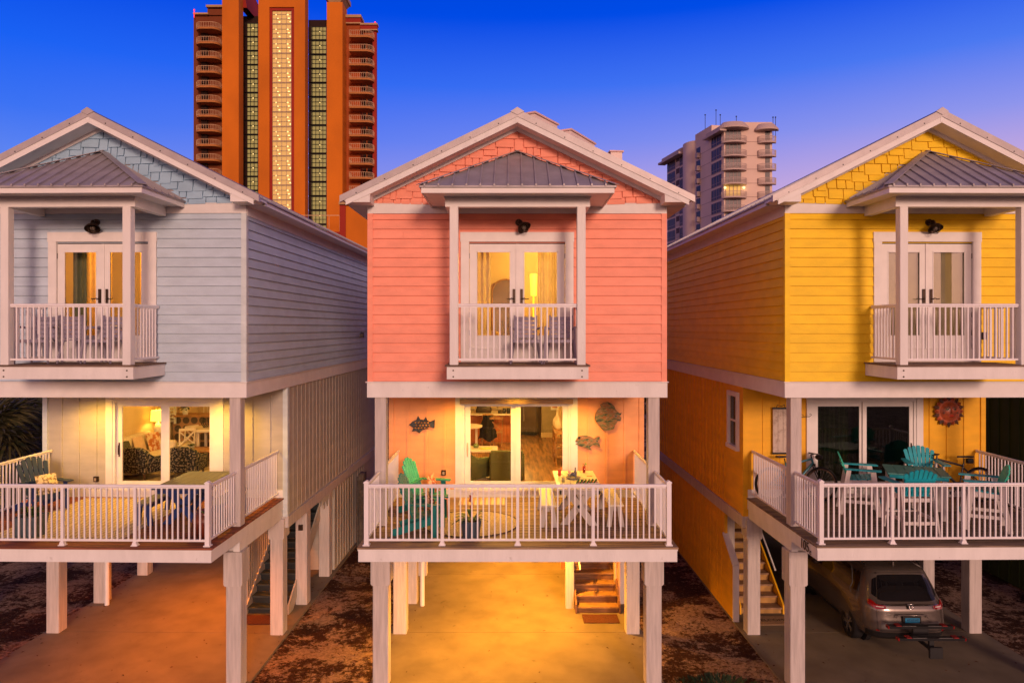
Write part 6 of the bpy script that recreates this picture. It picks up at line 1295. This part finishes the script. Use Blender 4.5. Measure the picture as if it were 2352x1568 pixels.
FL_ = [wz(DYY(c), 153) for c in (410, 550, 688, 830, 968, 1107, 1246, 1385)]; ZT = wz(DYY(212), 153); fh = FL_[0]-FL_[1]
while FL_[-1] > 4: FL_.append(FL_[-1]-fh)
def lbox(mb, u0, u1, z0, z1, o0, o1):
    vs = [lf(u0, z0, o0), lf(u1, z0, o0), lf(u1, z0, o1), lf(u0, z0, o1), lf(u0, z1, o0), lf(u1, z1, o0), lf(u1, z1, o1), lf(u0, z1, o1)]
    mb.add(vs, [(0,3,2,1),(4,5,6,7),(0,1,5,4),(1,2,6,5),(2,3,7,6),(3,0,4,7)])
XR = wx(DX(1340), 153)-P1.x
u725, u612, u560, u450 = uof(725), uof(612), uof(560), uof(450)
m = MB(); fp = [(0, 0), (XR, 0), (XR+1.5, 14), (dl_*LL).to_tuple()[:2]]; m.prism([(0, 0), (XR, 0), (XR, 22), (XR-4, 34), tuple((dl_*LL)[:2])], 'z', 0, ZT-1.2); 
lbox(m, u725, u560, ZT-1.2, ZT+1.0, 0, -3); m.prism([(0, .0), (XR, 0), (XR, 12), (0, 12)], 'z', ZT-1.2, ZT); lbox(m, u450, LL, ZT-1.2, ZT-.1, 0, -4)
m.build('stucco_wall', WS, WT_)
cvm = MB(); n = 14; cpts = [lf(u560+(u450-u560)*k/n, 0, 1.3*math.sin(math.pi*k/n)**.6) for k in range(n+1)]
for a, b_ in zip(cpts, cpts[1:]): cvm.add([a, b_, b_+Vector((0, 0, ZT-.3)), a+Vector((0, 0, ZT-.3))], [(0, 1, 2, 3)], True)
cvm.add([p+Vector((0, 0, ZT-.3)) for p in cpts], [tuple(range(n+1))]); cvm.build('curved_wall', WS, WT_)
gm = MB(); [lbox(gm, u725+.2, u450, z-.06, z+.02, .01, 0) for z in FL_]; gm.box(0, -.02, 0, .01, 0, 1); [gm.box(2.5, -.03, z-.06, XR, 0, z+.02) for z in FL_]; gm.build('floor_joint', M('joint_shadow', (.25, .15, .14), .9), WT_)
def tower_win(u0, u1, z0, z1, cols, o_=.0, face='l'):
    f = MB(); t = .06
    if face == 'l':
        for i in range(cols+1): u = u0+(u1-u0)*i/cols; lbox(f, u-t, u+t, z0, z1, o_+.12, o_)
        for z in (z0, z0+(z1-z0)*.28, z1): lbox(f, u0, u1, z-t, z+t, o_+.12, o_)
        o = f.build('window', WF_, WT_); g = MB(); lbox(g, u0, u1, z0, z1, o_+.06, o_+.02); g.build('pane', WG, o)
    else:
        for i in range(cols+1): x = u0+(u1-u0)*i/cols; f.box(x-t, -.1, z0, x+t, 0, z1)
        o = f.build('window', WF_, WT_); MB().box(u0, -.05, z0, u1, -.02, z1).build('pane', face if not isinstance(face, str) else WG, o)
for i, z in enumerate(FL_[:11]):
    tower_win(uof(832), uof(728), z-.1, z+fh-.75, 4); tower_win(uof(450), uof(405), z-.2, z+fh-.75, 3); tower_win(uof(358), uof(280), z-.2, z+fh-.75, 4)
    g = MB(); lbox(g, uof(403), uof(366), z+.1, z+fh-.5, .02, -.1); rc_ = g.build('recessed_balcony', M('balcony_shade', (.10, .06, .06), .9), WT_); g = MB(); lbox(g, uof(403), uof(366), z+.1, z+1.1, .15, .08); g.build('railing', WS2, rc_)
    g = MB(); lbox(g, u612, uof(572), z-.6, z+fh-1.2, .06, .0); sw_ = g.build('window', WG, WT_); g = MB(); lbox(g, u612-.0, uof(590), z-.75, z+.35, .8, .0); g.build('juliet_rail', WS2, sw_)
    lit = i == 4
    if i < 8:
        tower_win(wx(DX(868), 153)-P1.x, wx(DX(1022), 153)-P1.x, z+.15, z+fh-.55, 4, face=(EM('lit_flat', (.60, .42, .08), .25) if lit else 'f'))
        for cc, wd, sx_ in ((965, 1.0, 2.75), (1300, .8, 2.0)):
            x = wx(DX(cc), 152)-P1.x; n = 16; arc = [(x+sx_*math.cos(a), -1.75*math.sin(a)*wd) for a in [math.pi-math.pi*k/n for k in range(n+1)]]
            o = MB().prism(arc, 'z', z-.42, z-.12).build('balcony', WS2, WT_); f = MB(); f.tube([(p[0], p[1], z+.95) for p in arc], .05, 5); f.tube([(p[0], p[1], z+.05) for p in arc], .03, 4)
            for a, b_ in zip(arc, arc[1:]):
                for k in range(3): f.box(a[0]+(b_[0]-a[0])*k/3-.02, a[1]+(b_[1]-a[1])*k/3-.02, z-.1, a[0]+(b_[0]-a[0])*k/3+.02, a[1]+(b_[1]-a[1])*k/3+.02, z+.95)
            f.build('railing', BALR if False else WS2, o)
        gw = MB(); gw.box(wx(DX(1268), 153)-P1.x, -.04, z, wx(DX(1316), 153)-P1.x, -.01, z+fh-.6); gw.build('window', WG, WT_)
        if lit:
            for cc in (858, 1048): MB().sphere((wx(DX(cc), 153)-P1.x, -.3, z+1.9), .26, 6).build('balcony_lamp', EM('balcony_lamp_lit', (1, .72, .25), 2.5), WT_); point(WT_, (wx(DX(cc), 153)-P1.x, -1.0, z+1.8), 12, (1, .65, .2), .2)
for c0, c1, wd, zc in ((960, 3.3, 2.6, 255), (1295, 2.6, 2.2, 270)):     # rounded eaves over the balcony stacks
    x = wx(DX(c0), 152)-P1.x; zt = wz(DYY(zc-45), 152); n = 18; R1 = [(x+c1*math.cos(a), -wd*math.sin(a)) for a in [math.pi-math.pi*k/n for k in range(n+1)]]; R2 = [(x+(c1-.9)*math.cos(a), -(wd-.9)*math.sin(a)) for a in [math.pi-math.pi*k/n for k in range(n+1)]]
    m = MB(); vs = [(p[0], p[1], zt-1.4) for p in R1]+[(p[0], p[1], zt-1.05) for p in R1]+[(p[0], p[1], zt) for p in R2]; k1 = n+1
    m.add(vs, [(j*k1+i, j*k1+i+1, (j+1)*k1+i+1, (j+1)*k1+i) for j in (0, 1) for i in range(n)]+[tuple(range(n+1)), tuple(range(2*k1, 3*k1))]); m.build('rounded_eave', WS2, WT_)
m = MB(); zt = wz(DYY(300), 153); lbox(m, -1.2, u725+1.5, zt-.3, zt+.1, 1.5, 0); lbox(m, -.6, u725+1.0, zt+.1, zt+1.0, .9, 0); m.build('left_eave', WS2, WT_); m = MB(); lbox(m, uof(465), LL+1.5, ZT-2.2, ZT-1.7, 1.9, 0); lbox(m, uof(455), LL+1.0, ZT-1.7, ZT-.7, 1.1, 0); m.build('left_eave', WS2, WT_)
m = MB(); 
for c_, h_ in ((733, 1.6), (775, 1.0), (625, 1.0), (935, .8), (1300, .7), (1325, .7)): xx = wx(DX(c_), 165)-P1.x; m.cyl((xx, 9, ZT-1), (xx, 9, wz(DYY(222), 165)+h_*1.8-.8), .06, n=6); m.sphere((xx, 9, wz(DYY(222), 165)+h_*1.8-.8), .18, 4)
m.build('roof_antenna', FRM, WT_)

# pale building stepping away behind the pink roof
PB = M('cream_stucco', (.80, .66, .60), .8, .04, .2); PK = M('pink_parapet', (.74, .50, .44), .8, .05, .3)
t = thing('condominium_block', 'cream building with pink parapets peeking over the pink roof', 'building', (3.5, 110, 0))
for (xa, ya), (xb, yb), z in (((3.5, 110), (7.43, 116.5), 40.4), ((9.9, 119.5), (15.0, 128.8), 40.4), ((18.8, 135), (21.0, 135.2), 40.6)):
    a = Vector((xa-3.5, ya-110, 0)); b_ = Vector((xb-3.5, yb-110, 0)); n_ = Vector((-(b_-a).y, (b_-a).x, 0)).normalized()*4
    m = MB(); vs = [a, b_, b_+n_, a+n_]; m.prism([tuple(v[:2]) for v in vs], 'z', 0, z-.28); w_ = m.build('wing_wall', PB, t); e = (b_-a).normalized()*.25; o_ = n_.normalized()*.25; vs = [a-e-o_, b_+e-o_, b_+n_+e+o_, a+n_-e+o_]
    m = MB(); m.prism([tuple(v[:2]) for v in vs], 'z', z-.28, z); m.build('parapet', PK, w_)

# ------------------------------------------------------------------ neighbours and trees
def plain_house(name, label, x, y, wall, roofm, dep=13):
    t = thing(name, label, 'house', (x, y, 0)); b = MB(); b.box(-2.8, 0, 5.6, 2.8, dep, 9.3); b.prism([(-2.8, 9.3), (2.8, 9.3), (0, 10.7)], 'y', .02, dep-.02); siding(b, 'l', 0, dep, 5.9, 9.2, ofs=2.8); siding(b, 'f', -2.8, 2.8, 5.9, 9.2); b.build('upper_wall', wall, t)
    b = MB(); b.box(-2.8, 2.35, .05, 2.8, dep, 5.55); yy = 2.6
    while yy < dep: b.box(-2.83, yy-.02, .1, -2.8, yy+.02, 5.5); b.box(2.8, yy-.02, .1, 2.83, yy+.02, 5.5); yy += .4
    b.build('lower_wall', wall, t); b = MB(); b.box(-2.84, -.03, 5.56, 2.84, dep+.02, 5.88); b.box(-2.8, -1.3, 2.87, 2.8, 2.33, 3.1); b.build('band_board', WHITE, t)
    b = MB(); [b.prism([(0, 11.07), (s_*3.28, 9.39), (s_*3.28, 9.3), (0, 10.9)], 'y', -.45, dep+.4) for s_ in (-1, 1)]; b.build('roof', roofm, t)
    for s_ in (-1, 1): MB().box(s_*2.6-.15, 0, 0, s_*2.6+.15, .3, 2.87).build('pile', PILEW, t); MB().box(s_*2.6-.11, 0, 3.1, s_*2.6+.11, .22, 5.56).build('porch_post', PILEW, t)
    return t
plain_house('stilt_house', 'dark green house wall at the right edge beyond the yellow house', 16.25, 14.2, M('dark_green_paint', (.03, .05, .012), .6, .1, 2), METAL)
def tree(label, x, y, h, r, col, n, sd, trunk=True, name='tree', ls=.16):
    q = random.Random(sd); t = thing(name, label, 'tree' if name == 'tree' else 'shrub', (x, y, 0), 0, 'dark trees behind the houses'); b = MB(); cl = [(q.gauss(0, r*.42), q.gauss(0, r*.42), h*.62+q.gauss(0, h*.16), q.uniform(.35, .6)*r) for _ in range(12)]
    for i in range(n):
        c = q.choice(cl); d = Vector((q.gauss(0, 1), q.gauss(0, 1), q.gauss(0, 1))).normalized(); p = Vector(c[:3])+d*c[3]*q.uniform(.6, 1.05); a = Vector((q.gauss(0, 1), q.gauss(0, 1), q.gauss(0, .6))).normalized(); s_ = a.cross(d).normalized() if a.cross(d).length > .01 else Vector((1, 0, 0)); L_ = ls*q.uniform(.6, 1.3)
        b.add([p-a*L_, p+s_*L_*.35, p+a*L_, p-s_*L_*.35], [(0, 1, 2, 3)])
    b.build('crown', col, t); b = MB(); b.tube([(0, 0, 0), (.1, 0, h*.3), (-.1, .1, h*.6)], [.22, .16, .08], 8)
    for c in cl[:6]: b.tube([(0, 0, h*.3), (c[0]*.5, c[1]*.5, h*.5), c[:3]], [.09, .06, .03], 6)
    b.build('trunk', M('bark', (.05, .03, .02), .9, .3, 6), t)
TL = M('dark_foliage', (.025, .04, .012), .7, .5, 1.5); TL2 = M('olive_foliage', (.04, .045, .012), .7, .5, 1.5)
for i, (x, y, h, r_, lab) in enumerate(((-16.5, 22, 5.2, 2.4, 'dark bushy tree behind the palm at the left edge'), (-14.2, 26.5, 5.8, 2.6, 'dark tree behind the left corner of the pale blue house'), (-19.5, 28, 6.0, 3.0, 'dark tree far left beyond the palm'), (-12.4, 31, 6.2, 2.6, 'dark tree behind the rear of the pale blue house'),
        (13.2, 33, 5.6, 2.6, 'dark tree behind the right rear corner of the yellow house'), (12.2, 28.5, 3.4, 1.6, 'dark bush in the gap right of the yellow house'), (-4.0, 33, 6.0, 2.5, 'dark tree in the gap between the pale blue and pink houses'), (4.1, 33, 6.0, 2.5, 'dark tree in the gap between the pink and yellow houses'))):
    tree(lab, x, y, h, r_, TL if i % 2 else TL2, 2600, 20+i)
def fan_palm(label, x, y, h, n, sd, r_=1.3):
    q = random.Random(sd); t = thing('fan_palm', label, 'palm tree', (x, y, 0)); b = MB(); b.tube([(0, 0, 0), (.05, 0, h*.5), (0, 0, h)], [.2, .17, .15], 10); b.build('trunk', M('palm_bark', (.09, .05, .03), .95, .4, 12, bump=.6), t); b = MB()
    for i in range(n):
        a = q.uniform(0, 6.28); el = q.uniform(-.7, 1.2); d = Vector((math.cos(a)*math.cos(el), math.sin(a)*math.cos(el), math.sin(el))); pl = r_*q.uniform(.45, .7); c = Vector((0, 0, h))+d*pl; b.bar(Vector((0, 0, h)), c, .02, .012)
        sd_ = d.cross(Vector((0, 0, 1))).normalized(); up = sd_.cross(d); fr = r_*q.uniform(.55, .85)
        for k in range(22):
            th = -1.9+3.8*k/21; e = (d*math.cos(th)+sd_*math.sin(th)).normalized(); w_ = e.cross(up).normalized()*.018; p = [c+e*fr*s_+Vector((0, 0, -.35*fr*s_*s_*(1+abs(th)*.3)))+up*.05*math.cos(th*11) for s_ in (0, .4, .75, 1)]
            b.add([p[0], p[1]-w_*1.4, p[1]+w_*1.4, p[2]-w_, p[2]+w_, p[3]], [(0, 1, 2), (1, 3, 4, 2), (3, 5, 4)])
    b.build('crown', M('palm_frond', (.045, .06, .018), .6, .5, 4, col2=(.10, .08, .03)), t)
fan_palm('fan palm with drooping fronds at the left edge behind the railing', -12.9, 17.0, 3.9, 46, 5, 1.7); fan_palm('smaller fan palm farther back behind the deck railing', -13.0, 20.2, 3.5, 34, 6, 1.4)

# wall vent on the far end of the pale blue side wall, scraps of leaf on the concrete
m = MB(); m.prism([(9.3, 6.62), (9.5, 6.62), (9.5, 6.80), (9.3, 6.74)], 'x', 2.85, 2.97); m.build('wall_vent', GREY, HB)
lb = MB(); rnd = random.Random(8)
for i in range(420):
    k = rnd.choice(['blue', 'pink', 'yellow']); p = hw(k, rnd.uniform(-2.8, 2.8) if rnd.random() < .4 else rnd.choice([-1, 1])*(2.8-abs(rnd.gauss(0, .3))), rnd.uniform(-4, 6), .047); a = rnd.uniform(0, 6.28); ln = rnd.uniform(.012, .045); wd = ln*rnd.uniform(.3, .6); dx, dy = math.cos(a), math.sin(a)
    lb.add([(p.x-dx*ln, p.y-dy*ln, p.z), (p.x+dy*wd, p.y-dx*wd, p.z+.008), (p.x+dx*ln, p.y+dy*ln, p.z+.002), (p.x-dy*wd, p.y+dx*wd, p.z+.01)], [(0, 1, 2, 3)])
lb.build('leaf_scraps', M('dead_leaves', (.09, .035, .018)), kind='stuff')
